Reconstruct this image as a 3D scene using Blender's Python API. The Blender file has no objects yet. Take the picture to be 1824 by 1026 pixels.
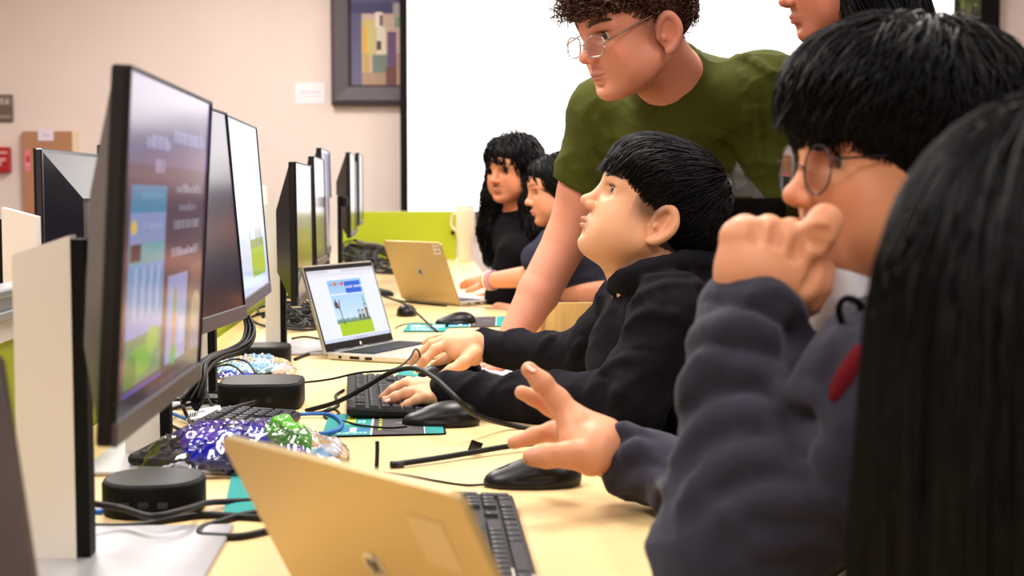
import bpy, math, random
import numpy as np
from mathutils import Vector, Matrix

C = bpy.context.scene.collection
SC = bpy.context.scene
random.seed(7)
RNG = np.random.default_rng(11)

# ------------------------------------------------------------------ camera
F_PX, CX, CY = 2500.0, 912.0, 513.0
PITCH = math.atan(168.0 / 2500.0)
CAM = (0.0, 0.0, 1.12)
cam_data = bpy.data.cameras.new('camera')
cam = bpy.data.objects.new('camera', cam_data)
C.objects.link(cam)
cam.location = CAM
cam.rotation_euler = (math.pi / 2 - PITCH, 0, 0)
cam_data.sensor_width = 36.0
cam_data.lens = 36.0 * F_PX / 1824.0
cam_data.clip_start = 0.05
cam_data.dof.use_dof = True
cam_data.dof.focus_distance = 2.45
cam_data.dof.aperture_fstop = 6.0
SC.camera = cam

# ------------------------------------------------------------------ world, lights, exposure
w = bpy.data.worlds.new('world')
SC.world = w
w.use_nodes = True
w.node_tree.nodes['Background'].inputs[0].default_value = (0.9, 0.9, 1.0, 1)
w.node_tree.nodes['Background'].inputs[1].default_value = 0.35
SC.view_settings.view_transform = 'Standard'
SC.view_settings.look = 'None'
SC.view_settings.gamma = 1.0
SC.view_settings.use_curve_mapping = False
SC.view_settings.exposure = 0.08
SC.cycles.use_denoising = True
SC.cycles.max_bounces = 6

CEIL = 3.1
LIGHTS = [  # x, y, size x, size y, watts : recessed panels in the ceiling
    (-1.6, 1.6, 0.6, 1.2, 50), (1.8, 1.2, 0.6, 1.2, 30), (-1.6, 4.6, 0.6, 1.2, 60), (1.6, 4.4, 0.6, 1.2, 55),
    (-1.6, 7.4, 0.6, 1.2, 60), (1.6, 7.4, 0.6, 1.2, 55), (-0.2, -0.8, 0.6, 1.2, 45), (0.0, 3.1, 0.6, 1.2, 60)]
for i, (lx, ly, sx, sy, e) in enumerate(LIGHTS):
    ld = bpy.data.lights.new('panel_light', 'AREA')
    ld.shape = 'RECTANGLE'; ld.size = sx; ld.size_y = sy; ld.energy = e
    ld.color = (1.0, 0.96, 0.93)
    lo = bpy.data.objects.new('panel_light', ld); C.objects.link(lo)
    lo.location = (lx, ly, CEIL - 0.06)

# ------------------------------------------------------------------ helpers
def lin(c):
    return tuple(((v / 255.0) / 12.92 if v / 255.0 <= 0.04045 else ((v / 255.0 + 0.055) / 1.055) ** 2.4) for v in c)

def P(x, y, d):
    """point seen at pixel (x, y), d metres ahead of the camera"""
    c, s = math.cos(PITCH), math.sin(PITCH)
    dy = F_PX * c + (CY - y) * s
    dz = -F_PX * s + (CY - y) * c
    return np.array([CAM[0] + d * (x - CX) / dy, CAM[1] + d, CAM[2] + d * dz / dy])

TABLE = 0.74
def T(x, y, z=TABLE):
    """point seen at pixel (x, y) on the level plane at height z"""
    c, s = math.cos(PITCH), math.sin(PITCH)
    dy = F_PX * c + (CY - y) * s
    dz = -F_PX * s + (CY - y) * c
    return P(x, y, (z - CAM[2]) / dz * dy)

def prop(o, label=None, cat=None, group=None, kind=None):
    if label: o['label'] = label
    if cat: o['category'] = cat
    if group: o['group'] = group
    if kind: o['kind'] = kind
    return o

def empty(name, loc=(0, 0, 0), rot=None, label=None, cat=None, group=None):
    o = bpy.data.objects.new(name, None); C.objects.link(o)
    o.empty_display_size = 0.05
    if rot is None: o.location = loc
    else:
        m = Matrix(rot.tolist() if hasattr(rot, 'tolist') else rot).to_4x4(); m.translation = Vector([float(v) for v in loc]); o.matrix_world = m
    return prop(o, label, cat, group)

def link(name, me, mat=None, parent=None):
    o = bpy.data.objects.new(name, me); C.objects.link(o)
    if mat is not None and len(me.materials) == 0:
        me.materials.append(mat)
    if parent is not None: o.parent = parent
    return o

def world_child(o, root):
    """keep a mesh built in world space where it is, under a root placed elsewhere"""
    o.parent = root
    o.matrix_parent_inverse = root.matrix_basis.inverted()

def mesh(name, v, f, smooth=False):
    me = bpy.data.meshes.new(name)
    v = np.asarray(v, dtype=np.float32)
    if isinstance(f, np.ndarray):
        n = f.shape[1]
        me.vertices.add(len(v)); me.vertices.foreach_set('co', v.ravel())
        me.loops.add(f.size); me.loops.foreach_set('vertex_index', f.astype(np.int32).ravel())
        me.polygons.add(len(f)); me.polygons.foreach_set('loop_start', np.arange(0, f.size, n, dtype=np.int32))
        me.update(calc_edges=True)
    else:
        me.from_pydata(v.tolist(), [], f); me.update()
    if smooth:
        me.polygons.foreach_set('use_smooth', np.ones(len(me.polygons), dtype=bool))
    return me

class MB:
    """collects simple solids into one mesh"""
    def __init__(s): s.v = []; s.f = []; s.m = []; s.sm = []
    def add(s, v, f, mi=0, smooth=False):
        b = len(s.v); s.v += [tuple(float(c) for c in p) for p in v]
        s.f += [tuple(i + b for i in q) for q in f]; s.m += [mi] * len(f); s.sm += [smooth] * len(f)
        return s
    def box(s, lo, hi, mi=0, bev=0.0, M=None):
        x0, y0, z0 = lo; x1, y1, z1 = hi
        if bev <= 0:
            v = [(x, y, z) for z in (z0, z1) for (x, y) in ((x0, y0), (x1, y0), (x1, y1), (x0, y1))]
            f = [(3, 2, 1, 0), (4, 5, 6, 7), (0, 1, 5, 4), (1, 2, 6, 5), (2, 3, 7, 6), (3, 0, 4, 7)]
        else:
            b = bev
            def ring(i, z): return [(x0 + i, y0 + i + b, z), (x0 + i + b, y0 + i, z), (x1 - i - b, y0 + i, z), (x1 - i, y0 + i + b, z),
                                    (x1 - i, y1 - i - b, z), (x1 - i - b, y1 - i, z), (x0 + i + b, y1 - i, z), (x0 + i, y1 - i - b, z)]
            v = ring(b * .6, z0) + ring(0, z0 + b) + ring(0, z1 - b) + ring(b * .6, z1)
            f = [tuple(range(7, -1, -1)), tuple(range(24, 32))]
            for r in range(3):
                for i in range(8):
                    j = (i + 1) % 8; f.append((r * 8 + i, r * 8 + j, r * 8 + 8 + j, r * 8 + 8 + i))
        if M is not None: v = [tuple(M[0] + M[1] @ np.array(p)) for p in v]
        return s.add(v, f, mi)
    def prism(s, poly, z0, z1, mi=0, M=None, top=None, smooth=False):
        """poly in xy, extruded in z; top: optional other polygon"""
        n = len(poly); top = top or poly
        v = [(x, y, z0) for x, y in poly] + [(x, y, z1) for x, y in top]
        if M is not None: v = [tuple(M[0] + M[1] @ np.array(p)) for p in v]
        s.add(v, [tuple(range(n - 1, -1, -1)), tuple(range(n, 2 * n))], mi)
        b = len(s.v) - 2 * n
        for i in range(n):
            j = (i + 1) % n; s.f.append((b + i, b + j, b + n + j, b + n + i)); s.m.append(mi); s.sm.append(smooth)
        return s
    def lathe(s, prof, c=(0, 0, 0), n=32, mi=0, smooth=True, axis=2, sq=None):
        """profile of (r, z) turned about an axis; sq: squareness exponent"""
        v = []
        for r, z in prof:
            for i in range(n):
                a = 2 * math.pi * i / n; ca, sa = math.cos(a), math.sin(a)
                if sq:
                    k = (abs(ca) ** sq + abs(sa) ** sq) ** (-1 / sq); ca *= k; sa *= k
                p = [r * ca, r * sa, z]
                if axis == 0: p = [z, r * ca, r * sa]
                if axis == 1: p = [r * sa, z, r * ca]
                v.append((c[0] + p[0], c[1] + p[1], c[2] + p[2]))
        f = []
        for k in range(len(prof) - 1):
            for i in range(n):
                j = (i + 1) % n; f.append((k * n + i, k * n + j, k * n + n + j, k * n + n + i))
        s.add(v, f, mi, smooth)
        b = len(s.v) - len(v)
        s.f.append(tuple(b + i for i in range(n - 1, -1, -1))); s.m.append(mi); s.sm.append(False)
        s.f.append(tuple(b + len(v) - n + i for i in range(n))); s.m.append(mi); s.sm.append(False)
        return s
    def me(s, name):
        me = bpy.data.meshes.new(name); me.from_pydata(s.v, [], s.f)
        me.polygons.foreach_set('material_index', s.m); me.polygons.foreach_set('use_smooth', s.sm); me.update()
        return me
    def obj(s, name, mats, parent=None):
        me = s.me(name)
        for m in (mats if isinstance(mats, (list, tuple)) else [mats]): me.materials.append(m)
        return link(name, me, None, parent)

def catmull(pts, n=8):
    p = np.asarray(pts, float)
    if len(p) < 3: return np.array([p[0] + (p[-1] - p[0]) * t for t in np.linspace(0, 1, n + 1)])
    q = np.vstack([2 * p[0] - p[1], p, 2 * p[-1] - p[-2]])
    out = []
    for i in range(1, len(q) - 2):
        for t in np.linspace(0, 1, n, endpoint=False):
            a, b, c, d = q[i - 1], q[i], q[i + 1], q[i + 2]
            out.append(.5 * ((2 * b) + (c - a) * t + (2 * a - 5 * b + 4 * c - d) * t * t + (3 * b - a - 3 * c + d) * t ** 3))
    out.append(p[-1]); return np.array(out)

def tube_arrays(path, r, n=8):
    path = np.asarray(path, float); m = len(path)
    r = np.full(m, r) if np.isscalar(r) else np.asarray(r)
    t = np.gradient(path, axis=0); t /= np.linalg.norm(t, axis=1)[:, None] + 1e-12
    nrm = np.cross(t[0], [0, 0, 1.0]);
    if np.linalg.norm(nrm) < 1e-3: nrm = np.array([1.0, 0, 0])
    V = []
    for i in range(m):
        nrm = nrm - t[i] * np.dot(nrm, t[i]); nrm /= np.linalg.norm(nrm) + 1e-12
        b = np.cross(t[i], nrm)
        for k in range(n):
            a = 2 * math.pi * k / n
            V.append(path[i] + r[i] * (math.cos(a) * nrm + math.sin(a) * b))
    Fq = [(i * n + k, i * n + (k + 1) % n, i * n + n + (k + 1) % n, i * n + n + k) for i in range(m - 1) for k in range(n)]
    Fq += [tuple(range(n - 1, -1, -1)), tuple((m - 1) * n + k for k in range(n))]
    return V, Fq

def tube(name, pts, r, mat, parent=None, n=8, seg=7):
    V, Fq = tube_arrays(catmull(pts, seg), r, n)
    return link(name, mesh(name, V, Fq, True), mat, parent)

# ------------------------------------------------------------------ materials
def mat(name, col, rough=0.5, metal=0.0, emis=None, es=0.0, bump=0.0, bscale=200.0, var=0.0, vscale=8.0,
        attr=False, sss=0.0, trans=0.0, coat=0.0, alpha=1.0, spec=0.5, sheen=0.0, stretch=None, bdist=0.001):
    m = bpy.data.materials.new(name); m.use_nodes = True
    nt = m.node_tree; b = nt.nodes['Principled BSDF']
    c = lin(col) if max(col) > 1.001 else tuple(col)
    b.inputs['Base Color'].default_value = (*c, 1); b.inputs['Roughness'].default_value = rough
    b.inputs['Metallic'].default_value = metal
    b.inputs['Specular IOR Level'].default_value = spec
    if coat: b.inputs['Coat Weight'].default_value = coat; b.inputs['Coat Roughness'].default_value = 0.08
    if sheen: b.inputs['Sheen Weight'].default_value = sheen; b.inputs['Sheen Roughness'].default_value = .5
    if trans: b.inputs['Transmission Weight'].default_value = trans; b.inputs['IOR'].default_value = 1.45
    if alpha < 1: b.inputs['Alpha'].default_value = alpha
    if sss:
        b.inputs['Subsurface Weight'].default_value = sss; b.inputs['Subsurface Radius'].default_value = (0.9, 0.35, 0.2); b.inputs['Subsurface Scale'].default_value = 0.008
    tc = nt.nodes.new('ShaderNodeTexCoord')
    src = tc.outputs['Object']
    if stretch:
        mp = nt.nodes.new('ShaderNodeMapping'); mp.inputs['Scale'].default_value = stretch
        nt.links.new(src, mp.inputs[0]); src = mp.outputs[0]
    cur = None
    if attr:
        at = nt.nodes.new('ShaderNodeAttribute'); at.attribute_name = 'Col'; cur = at.outputs['Color']
    if var > 0:
        no = nt.nodes.new('ShaderNodeTexNoise'); no.inputs['Scale'].default_value = vscale; no.inputs['Detail'].default_value = 5
        nt.links.new(src, no.inputs['Vector'])
        mr = nt.nodes.new('ShaderNodeMapRange'); mr.inputs['From Min'].default_value = .3; mr.inputs['From Max'].default_value = .7
        mr.inputs['To Min'].default_value = 1 - var; mr.inputs['To Max'].default_value = 1 + var * .6
        nt.links.new(no.outputs['Fac'], mr.inputs['Value'])
        mx = nt.nodes.new('ShaderNodeVectorMath'); mx.operation = 'SCALE'
        if cur is not None: nt.links.new(cur, mx.inputs[0])
        else: mx.inputs[0].default_value = c
        nt.links.new(mr.outputs[0], mx.inputs['Scale']); cur = mx.outputs[0]
    if cur is not None: nt.links.new(cur, b.inputs['Base Color'])
    if bump > 0:
        nb = nt.nodes.new('ShaderNodeTexNoise'); nb.inputs['Scale'].default_value = bscale; nb.inputs['Detail'].default_value = 3
        nt.links.new(src, nb.inputs['Vector'])
        bp = nt.nodes.new('ShaderNodeBump'); bp.inputs['Strength'].default_value = bump; bp.inputs['Distance'].default_value = bdist
        nt.links.new(nb.outputs['Fac'], bp.inputs['Height']); nt.links.new(bp.outputs[0], b.inputs['Normal'])
    if es > 0:
        if emis == 'attr':
            at = nt.nodes.new('ShaderNodeAttribute'); at.attribute_name = 'Col'; nt.links.new(at.outputs['Color'], b.inputs['Emission Color'])
        else: b.inputs['Emission Color'].default_value = (*lin(emis), 1)
        b.inputs['Emission Strength'].default_value = es
    return m

M = {}
M['black'] = mat('black_plastic', (9, 8, 10), 0.42, spec=.3, bump=.15, bscale=900)
M['blackmatte'] = mat('matte_black_plastic', (9, 8, 9), 0.6, bump=.2, bscale=700, spec=.16)
M['casing'] = mat('monitor_casing', (15, 12, 14), 0.36, bump=.1, bscale=900, spec=.35)
M['chin'] = mat('monitor_chin', (72, 68, 76), 0.4, metal=.3, bump=.1, bscale=900)
M['key'] = mat('key_plastic', (36, 37, 46), 0.5, spec=.3)
M['keymark'] = mat('key_legend', (215, 215, 215), 0.6)
M['kbd'] = mat('keyboard_plastic', (17, 17, 20), 0.45, spec=.3, bump=.1, bscale=800)
M['silver'] = mat('silver_aluminium', (205, 200, 190), 0.36, metal=.55, bump=.05, bscale=1200)
M['lidwarm'] = mat('silver_lid', (196, 172, 122), 0.42, metal=.45, bump=.08, bscale=900)
M['rail'] = mat('rail_aluminium', (170, 172, 180), 0.3, metal=.8)
M['white'] = mat('white_powder_coat', (232, 224, 216), 0.5, bump=.1, bscale=500)
M['steel'] = mat('grey_steel_plate', (186, 184, 188), 0.38, metal=.5, var=.05, vscale=10)
M['green'] = mat('green_panel', (176, 188, 8), 0.6, bump=.3, bscale=600)
M['cable'] = mat('black_cable', (7, 6, 7), 0.45, spec=.3)
M['cablegrey'] = mat('dark_cable', (24, 20, 20), 0.5, spec=.3)
M['blue'] = mat('blue_cable', (20, 98, 190), 0.4)
M['teal'] = mat('mousepad', (255, 255, 255), 0.7, attr=True)
M['paper'] = mat('white_paper', (240, 240, 242), 0.7)
M['chrome'] = mat('chrome', (200, 200, 200), 0.15, metal=1.0)
M['gunmetal'] = mat('gunmetal', (60, 60, 66), 0.25, metal=.8)
def film_mat(name, tint, base, gain, rough, ior=1.5):
    m = bpy.data.materials.new(name); m.use_nodes = True; nt = m.node_tree; nt.nodes.clear(); N = nt.nodes.new
    out = N('ShaderNodeOutputMaterial'); mx = N('ShaderNodeMixShader'); tr = N('ShaderNodeBsdfTransparent'); gl = N('ShaderNodeBsdfGlossy'); fr = N('ShaderNodeFresnel'); ma = N('ShaderNodeMath')
    tr.inputs[0].default_value = (*tint, 1); gl.inputs['Roughness'].default_value = rough; fr.inputs[0].default_value = ior
    ma.operation = 'MULTIPLY_ADD'; ma.inputs[1].default_value = gain; ma.inputs[2].default_value = base; ma.use_clamp = True
    nt.links.new(fr.outputs[0], ma.inputs[0]); nt.links.new(ma.outputs[0], mx.inputs[0]); nt.links.new(tr.outputs[0], mx.inputs[1]); nt.links.new(gl.outputs[0], mx.inputs[2]); nt.links.new(mx.outputs[0], out.inputs[0])
    return m
M['lens'] = film_mat('spectacle_lens', (.97, .97, .98), .02, .6, .02)

# ------------------------------------------------------------------ implicit surfaces
def nz(v):
    v = np.asarray(v, float); return v / (np.linalg.norm(v) + 1e-12)
I3 = np.eye(3)

class Frame:
    def __init__(s, o=(0, 0, 0), R=I3, k=1.0): s.o = np.asarray(o, float); s.R = R; s.k = k
    def __call__(s, *p): return s.o + s.R @ (np.asarray(p, float) * s.k)
    def inv(s, pts): return ((pts - s.o) @ s.R) / s.k

def face_frame(o, yaw, pitch, roll=0.0, k=1.0):
    """yaw: degrees the face turns from -X towards the camera (-Y); pitch up positive"""
    a, p, r = math.radians(yaw), math.radians(pitch), math.radians(roll)
    Fh = np.array([-math.cos(a), -math.sin(a), 0]); Z = np.array([0, 0, 1.0])
    Fw = Fh * math.cos(p) + Z * math.sin(p); U = Z * math.cos(p) - Fh * math.sin(p)
    L = np.cross(U, Fw)
    L2 = L * math.cos(r) + U * math.sin(r); U2 = U * math.cos(r) - L * math.sin(r)
    return Frame(o, np.stack([Fw, L2, U2], axis=1), k)

class Sdf:
    def __init__(s): s.p = []
    def _a(s, kind, par, lo, hi, k, op): s.p.append((kind, par, np.asarray(lo), np.asarray(hi), k, op)); return s
    def cone(s, a, b, ra, rb=None, k=.01, op='u', wr=None):
        a, b = np.asarray(a, float), np.asarray(b, float); rb = ra if rb is None else rb
        R = max(ra, rb) + (wr[0] if wr else 0)
        ax = nz(b - a); pr = np.cross(ax, [0.31, 0.2, 0.93]); pr = nz(pr); pq = np.cross(ax, pr)
        return s._a('c', (a, b, ra, rb, wr, pr, pq), np.minimum(a, b) - R, np.maximum(a, b) + R, k, op)
    def chain(s, pts, rs, k=.01, op='u', wr=None):
        for i in range(len(pts) - 1): s.cone(pts[i], pts[i + 1], rs[i], rs[i + 1], k if i == 0 else min(k, .01), op, wr)
        return s
    def ell(s, c, r, R=I3, k=.01, op='u'):
        c = np.asarray(c, float); r = np.asarray(r, float) * np.ones(3); m = r.max()
        return s._a('e', (c, r, R), c - m, c + m, k, op)
    def lid(s, c, r, n, off, k=.002, op='u'):
        c = np.asarray(c, float); return s._a('l', (c, r, np.asarray(n), off), c - r, c + r, k, op)
    def eval_near(s, q):
        d = np.full(len(q), 0.5)
        for pr in s.p:
            g = .025 + pr[4]; m = ((q >= pr[2] - g) & (q <= pr[3] + g)).all(1)
            if m.any(): d[m] = s.eval(q[m], one=pr, d=d[m])
        return d
    def eval(s, q, lo=None, hi=None, one=None, d=None):
        d = np.full(len(q), 0.5) if d is None else d
        for kind, par, plo, phi, k, op in ([one] if one is not None else s.p):
            if lo is not None:
                g = .02 + k
                if np.any(plo - g > hi) or np.any(phi + g < lo): continue
            if kind == 'c':
                a, b, ra, rb, wr, pr, pq = par
                ba = b - a; L2 = ba @ ba + 1e-12; pa = q - a
                t0 = pa @ ba / L2; t = np.clip(t0, 0, 1)
                rr = ra + (rb - ra) * t
                x = pa - t[:, None] * ba
                if wr:
                    L = math.sqrt(L2); amp, fr, sd = wr
                    u, v = x @ pr, x @ pq; th = np.arctan2(v, u)
                    ph = fr * t0 * L + 1.6 * np.sin(th + sd) + 1.1 * np.sin(2 * th + 3 * sd + 11 * t0 * L) + 1.3 * np.sin(9 * t0 * L + sd)
                    rr = rr + amp * (1 - 2 * np.abs(np.sin(ph * .5)) ** .8) * (.55 + .45 * np.sin(th * 1.0 + sd * 2 + 14 * t0 * L))
                dd = np.sqrt((x * x).sum(1)) - rr
            elif kind == 'e':
                c, r, R = par; x = (q - c) @ R
                k0 = np.sqrt(((x / r) ** 2).sum(1)); k1 = np.sqrt(((x / (r * r)) ** 2).sum(1))
                dd = k0 * (k0 - 1) / (k1 + 1e-9)
            else:
                c, r, n, off = par; x = q - c
                dd = np.maximum(np.sqrt((x * x).sum(1)) - r, off - x @ n)
            if op == 'u':
                h = np.clip(.5 + .5 * (d - dd) / k, 0, 1); d = d * (1 - h) + dd * h - k * h * (1 - h)
            elif op == 's':
                dd = -dd; h = np.clip(.5 - .5 * (d - dd) / k, 0, 1); d = d * (1 - h) + dd * h + k * h * (1 - h)
        return d
    def bounds(s):
        u = [p for p in s.p if p[5] == 'u']
        return np.min([p[2] for p in u], axis=0) - .01, np.max([p[3] for p in u], axis=0) + .01
    def grad(s, q, e=.002):
        d0 = s.eval_near(q); g = np.stack([s.eval_near(q + np.eye(3)[i] * e) - d0 for i in range(3)], 1) / e
        return d0, g / (np.linalg.norm(g, axis=1)[:, None] + 1e-9)
    def mesh(s, h, disp=None, B=20):
        lo, hi = s.bounds(); n = np.ceil((hi - lo) / h).astype(int) + 2
        nb = (n + B - 1) // B
        bi = np.stack(np.meshgrid(*[np.arange(k) for k in nb], indexing='ij'), -1).reshape(-1, 3)
        cen = lo + (bi + .5) * B * h
        half = B * h * .866
        dc = s.eval(cen)
        act = bi[np.abs(dc) < half * 1.7 + .02]
        NY, NZ = int(n[1] + B + 3), int(n[2] + B + 3)
        ii = np.arange(B + 1); G = np.stack(np.meshgrid(ii, ii, ii, indexing='ij'), -1)
        Gf = G.reshape(-1, 3)
        keyf = lambda g: (g[:, 0].astype(np.int64) * NY + g[:, 1]) * NZ + g[:, 2]
        VK, VP, FQ = [], [], []
        corners = [(0, 0, 0), (1, 0, 0), (0, 1, 0), (1, 1, 0), (0, 0, 1), (1, 0, 1), (0, 1, 1), (1, 1, 1)]
        edges = [(0, 1), (2, 3), (4, 5), (6, 7), (0, 2), (1, 3), (4, 6), (5, 7), (0, 4), (1, 5), (2, 6), (3, 7)]
        for b in act:
            base = b * B
            q = lo + (Gf + base) * h
            v = s.eval(q, lo + base * h, lo + (base + B) * h).reshape(B + 1, B + 1, B + 1)
            if v.min() > 0 or v.max() < 0: continue
            cv = np.stack([v[c[0]:c[0] + B, c[1]:c[1] + B, c[2]:c[2] + B] for c in corners], -1)
            sg = cv < 0; cnt = sg.sum(-1); msk = (cnt > 0) & (cnt < 8)
            if not msk.any(): continue
            cell = np.argwhere(msk); cvv = cv[msk]
            acc = np.zeros((len(cell), 3)); num = np.zeros(len(cell))
            for e0, e1 in edges:
                a0, a1 = cvv[:, e0], cvv[:, e1]; cr = (a0 < 0) != (a1 < 0)
                t = np.where(cr, a0 / np.where(cr, a0 - a1, 1), 0)
                p = np.array(corners[e0]) + t[:, None] * (np.array(corners[e1]) - np.array(corners[e0]))
                acc += p * cr[:, None]; num += cr
            VK.append(keyf(cell + base)); VP.append(lo + (cell + base + acc / num[:, None]) * h)
            vv = v
            for ax in range(3):
                o = [0, 0, 0]; o[ax] = 1
                a0 = vv[:B, :B, :B] < 0; a1 = vv[o[0]:B + o[0], o[1]:B + o[1], o[2]:B + o[2]] < 0
                e = np.argwhere(a0 != a1)
                if not len(e): continue
                fl = a0[e[:, 0], e[:, 1], e[:, 2]]; g = e + base
                u_, w_ = np.zeros(3, int), np.zeros(3, int); u_[(ax + 1) % 3] = 1; w_[(ax + 2) % 3] = 1
                quad = np.stack([keyf(g - u_ - w_), keyf(g - w_), keyf(g), keyf(g - u_)], 1)
                quad[~fl] = quad[~fl][:, ::-1]
                FQ.append(quad)
        K = np.concatenate(VK); V = np.concatenate(VP); FQ = np.concatenate(FQ)
        uk, idx = np.unique(K, return_index=True); V = V[idx]
        j = np.searchsorted(uk, FQ); j = np.clip(j, 0, len(uk) - 1); ok = (uk[j] == FQ).all(1)
        Fm = j[ok]
        if disp is not None:
            d0, g = s.grad(V); V = V + g * disp(V)[:, None]
        return V, Fm

def hit(s, x, y, d0, d1, n=220):
    """depth at which the sight line through pixel (x, y) meets surface s"""
    ds = np.linspace(d0, d1, n); q = np.stack([P(x, y, d) for d in ds]); v = s.eval(q)
    i = np.argmax(v < 0.001); return ds[i] if (v < 0.001).any() else None
def folds_on(s, lines, d0, d1, r, k=.018, sink=.004):
    base = Sdf(); base.p = list(s.p)
    for ln in lines:
        pp = [(x, y) for x, y in catmull([(a, b, 0) for a, b in ln], 4)[:, :2]]; pts = []
        for x, y in pp:
            d = hit(base, x, y, d0, d1)
            if d is not None: pts.append(P(x, y, d + sink))
        m = len(pts)
        if m > 2: s.chain(pts, [r * (.35 + .65 * math.sin(math.pi * i / (m - 1))) for i in range(m)], k)
def grooves_on(s, lines, d0, d1, r, k=.006, sink=.0):
    base = Sdf(); base.p = list(s.p)
    for ln in lines:
        pts = []
        for x, y in catmull([(a, b, 0) for a, b in ln], 4)[:, :2]:
            d = hit(base, x, y, d0, d1)
            if d is not None: pts.append(P(x, y, d + sink))
        if len(pts) > 1: s.chain(pts, [r] * len(pts), k, 's')

def wob(p, f, sd=0.0):
    x, y, z = p[:, 0] * f, p[:, 1] * f, p[:, 2] * f
    a = np.sin(x * 1.3 + 1.7 * np.sin(y * .9 + sd) + sd) + np.sin(y * 1.1 + 1.9 * np.sin(z * 1.2 + 2 * sd)) + np.sin(z * 1.4 + 1.5 * np.sin(x * 1.1 - sd) + 3 * sd)
    return a / 3

def ridge(p, f, sd=0.0):
    return 1 - 2 * np.abs(wob(p, f, sd)) ** .6

def set_col(me, cols):
    a = me.color_attributes.new('Col', 'FLOAT_COLOR', 'POINT')
    c = np.ones((len(me.vertices), 4), dtype=np.float32); c[:, :3] = cols; a.data.foreach_set('color', c.ravel())

def mixc(base, col, wgt):
    return base * (1 - wgt[:, None]) + np.asarray(col) * wgt[:, None]

def blob(pts, c, r):
    x = (pts - np.asarray(c)) / np.asarray(r); return np.exp(-(x * x).sum(1))

# ------------------------------------------------------------------ tiny raster painter for flat print and screens
FONT = {'A': '010101111101101', 'B': '110101110101110', 'C': '011100100100011', 'D': '110101101101110', 'E': '111100110100111', 'F': '111100110100100',
        'G': '011100101101011', 'H': '101101111101101', 'I': '111010010010111', 'L': '100100100100111', 'M': '101111111101101', 'N': '111101101101101', 'O': '111101101101111',
        'P': '111101111100100', 'R': '110101110101101', 'S': '111100111001111', 'T': '111010010010010', 'U': '101101101101111', 'V': '101101101101010', 'W': '101101111111101',
        'Y': '101101010010010', '1': '010110010010111', '2': '111001111100111', '3': '111001111001111', '4': '101101111001001', '0': '111101101101111', '-': '000000111000000',
        'e': '000111111100111', 'v': '000101101101010', 'l': '110010010010111', 'w': '000101111111101', 's': '000111110011111', 'o': '000111101101111', 'm': '000111111101101', ':': '000010000010000'}
class Pic:
    def __init__(s, w, h, bg): s.w, s.h = w, h; s.a = np.zeros((h, w, 3)); s.a[:] = lin(bg)
    def rect(s, u0, v0, u1, v1, c, al=1.0):
        x0, x1, y0, y1 = [int(round(t)) for t in (u0 * s.w, u1 * s.w, v0 * s.h, v1 * s.h)]
        x0, y0 = max(x0, 0), max(y0, 0)
        s.a[y0:max(y1, y0 + 1), x0:max(x1, x0 + 1)] = s.a[y0:max(y1, y0 + 1), x0:max(x1, x0 + 1)] * (1 - al) + np.array(lin(c)) * al
    def disc(s, u, v, ru, rv, c):
        yy, xx = np.mgrid[0:s.h, 0:s.w]
        m = ((xx + .5) / s.w - u) ** 2 / ru ** 2 + ((yy + .5) / s.h - v) ** 2 / rv ** 2 < 1
        s.a[m] = lin(c)
    def line(s, u0, v0, u1, v1, wd, c):
        for t in np.linspace(0, 1, 60):
            u, v = u0 + (u1 - u0) * t, v0 + (v1 - v0) * t; s.rect(u - wd / 2, v - wd / 2 * s.w / s.h, u + wd / 2, v + wd / 2 * s.w / s.h, c)
    def grad(s, u0, v0, u1, v1, c0, c1):
        for i in range(24):
            t = i / 23; s.rect(u0, v0 + (v1 - v0) * i / 24, u1, v0 + (v1 - v0) * (i + 1) / 24, tuple(c0[k] * (1 - t) + c1[k] * t for k in range(3)))
    def words(s, u0, v0, u1, v1, c, seed=0, al=.8):
        r = random.Random(seed); u = u0
        while u < u1:
            wd = r.uniform(.012, .03); s.rect(u, v0 + r.uniform(0, .25) * (v1 - v0), min(u + wd, u1), v1, c, al * r.uniform(.6, 1)); u += wd + (.012 if r.random() < .25 else .004)
    def text(s, px, py, t, c, sc=1):
        for ch in t:
            g = FONT.get(ch)
            if g:
                for i, b in enumerate(g):
                    if b == '1':
                        X, Y = px + (i % 3) * sc, py + (i // 3) * sc; s.a[Y:Y + sc, X:X + sc] = lin(c)
            px += 4 * sc
    def plane(s, name, o, ex, ey, m, parent=None):
        """mesh grid coloured by the picture; o top-left, ex right, ey down"""
        w_, h_ = s.w, s.h; o, ex, ey = map(np.asarray, (o, ex, ey))
        yy, xx = np.mgrid[0:h_ + 1, 0:w_ + 1]
        V = o + (xx / w_).reshape(-1, 1) * ex + (yy / h_).reshape(-1, 1) * ey
        i = (np.arange(h_)[:, None] * (w_ + 1) + np.arange(w_)[None, :]).ravel()
        Fq = np.stack([i, i + w_ + 1, i + w_ + 2, i + 1], 1)
        me = mesh(name, V, Fq)
        a = me.color_attributes.new('Col', 'FLOAT_COLOR', 'CORNER')
        c = np.ones((len(Fq), 4, 4), dtype=np.float32); c[:, :, :3] = s.a.reshape(-1, 1, 3); a.data.foreach_set('color', c.ravel())
        return link(name, me, m, parent)
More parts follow.
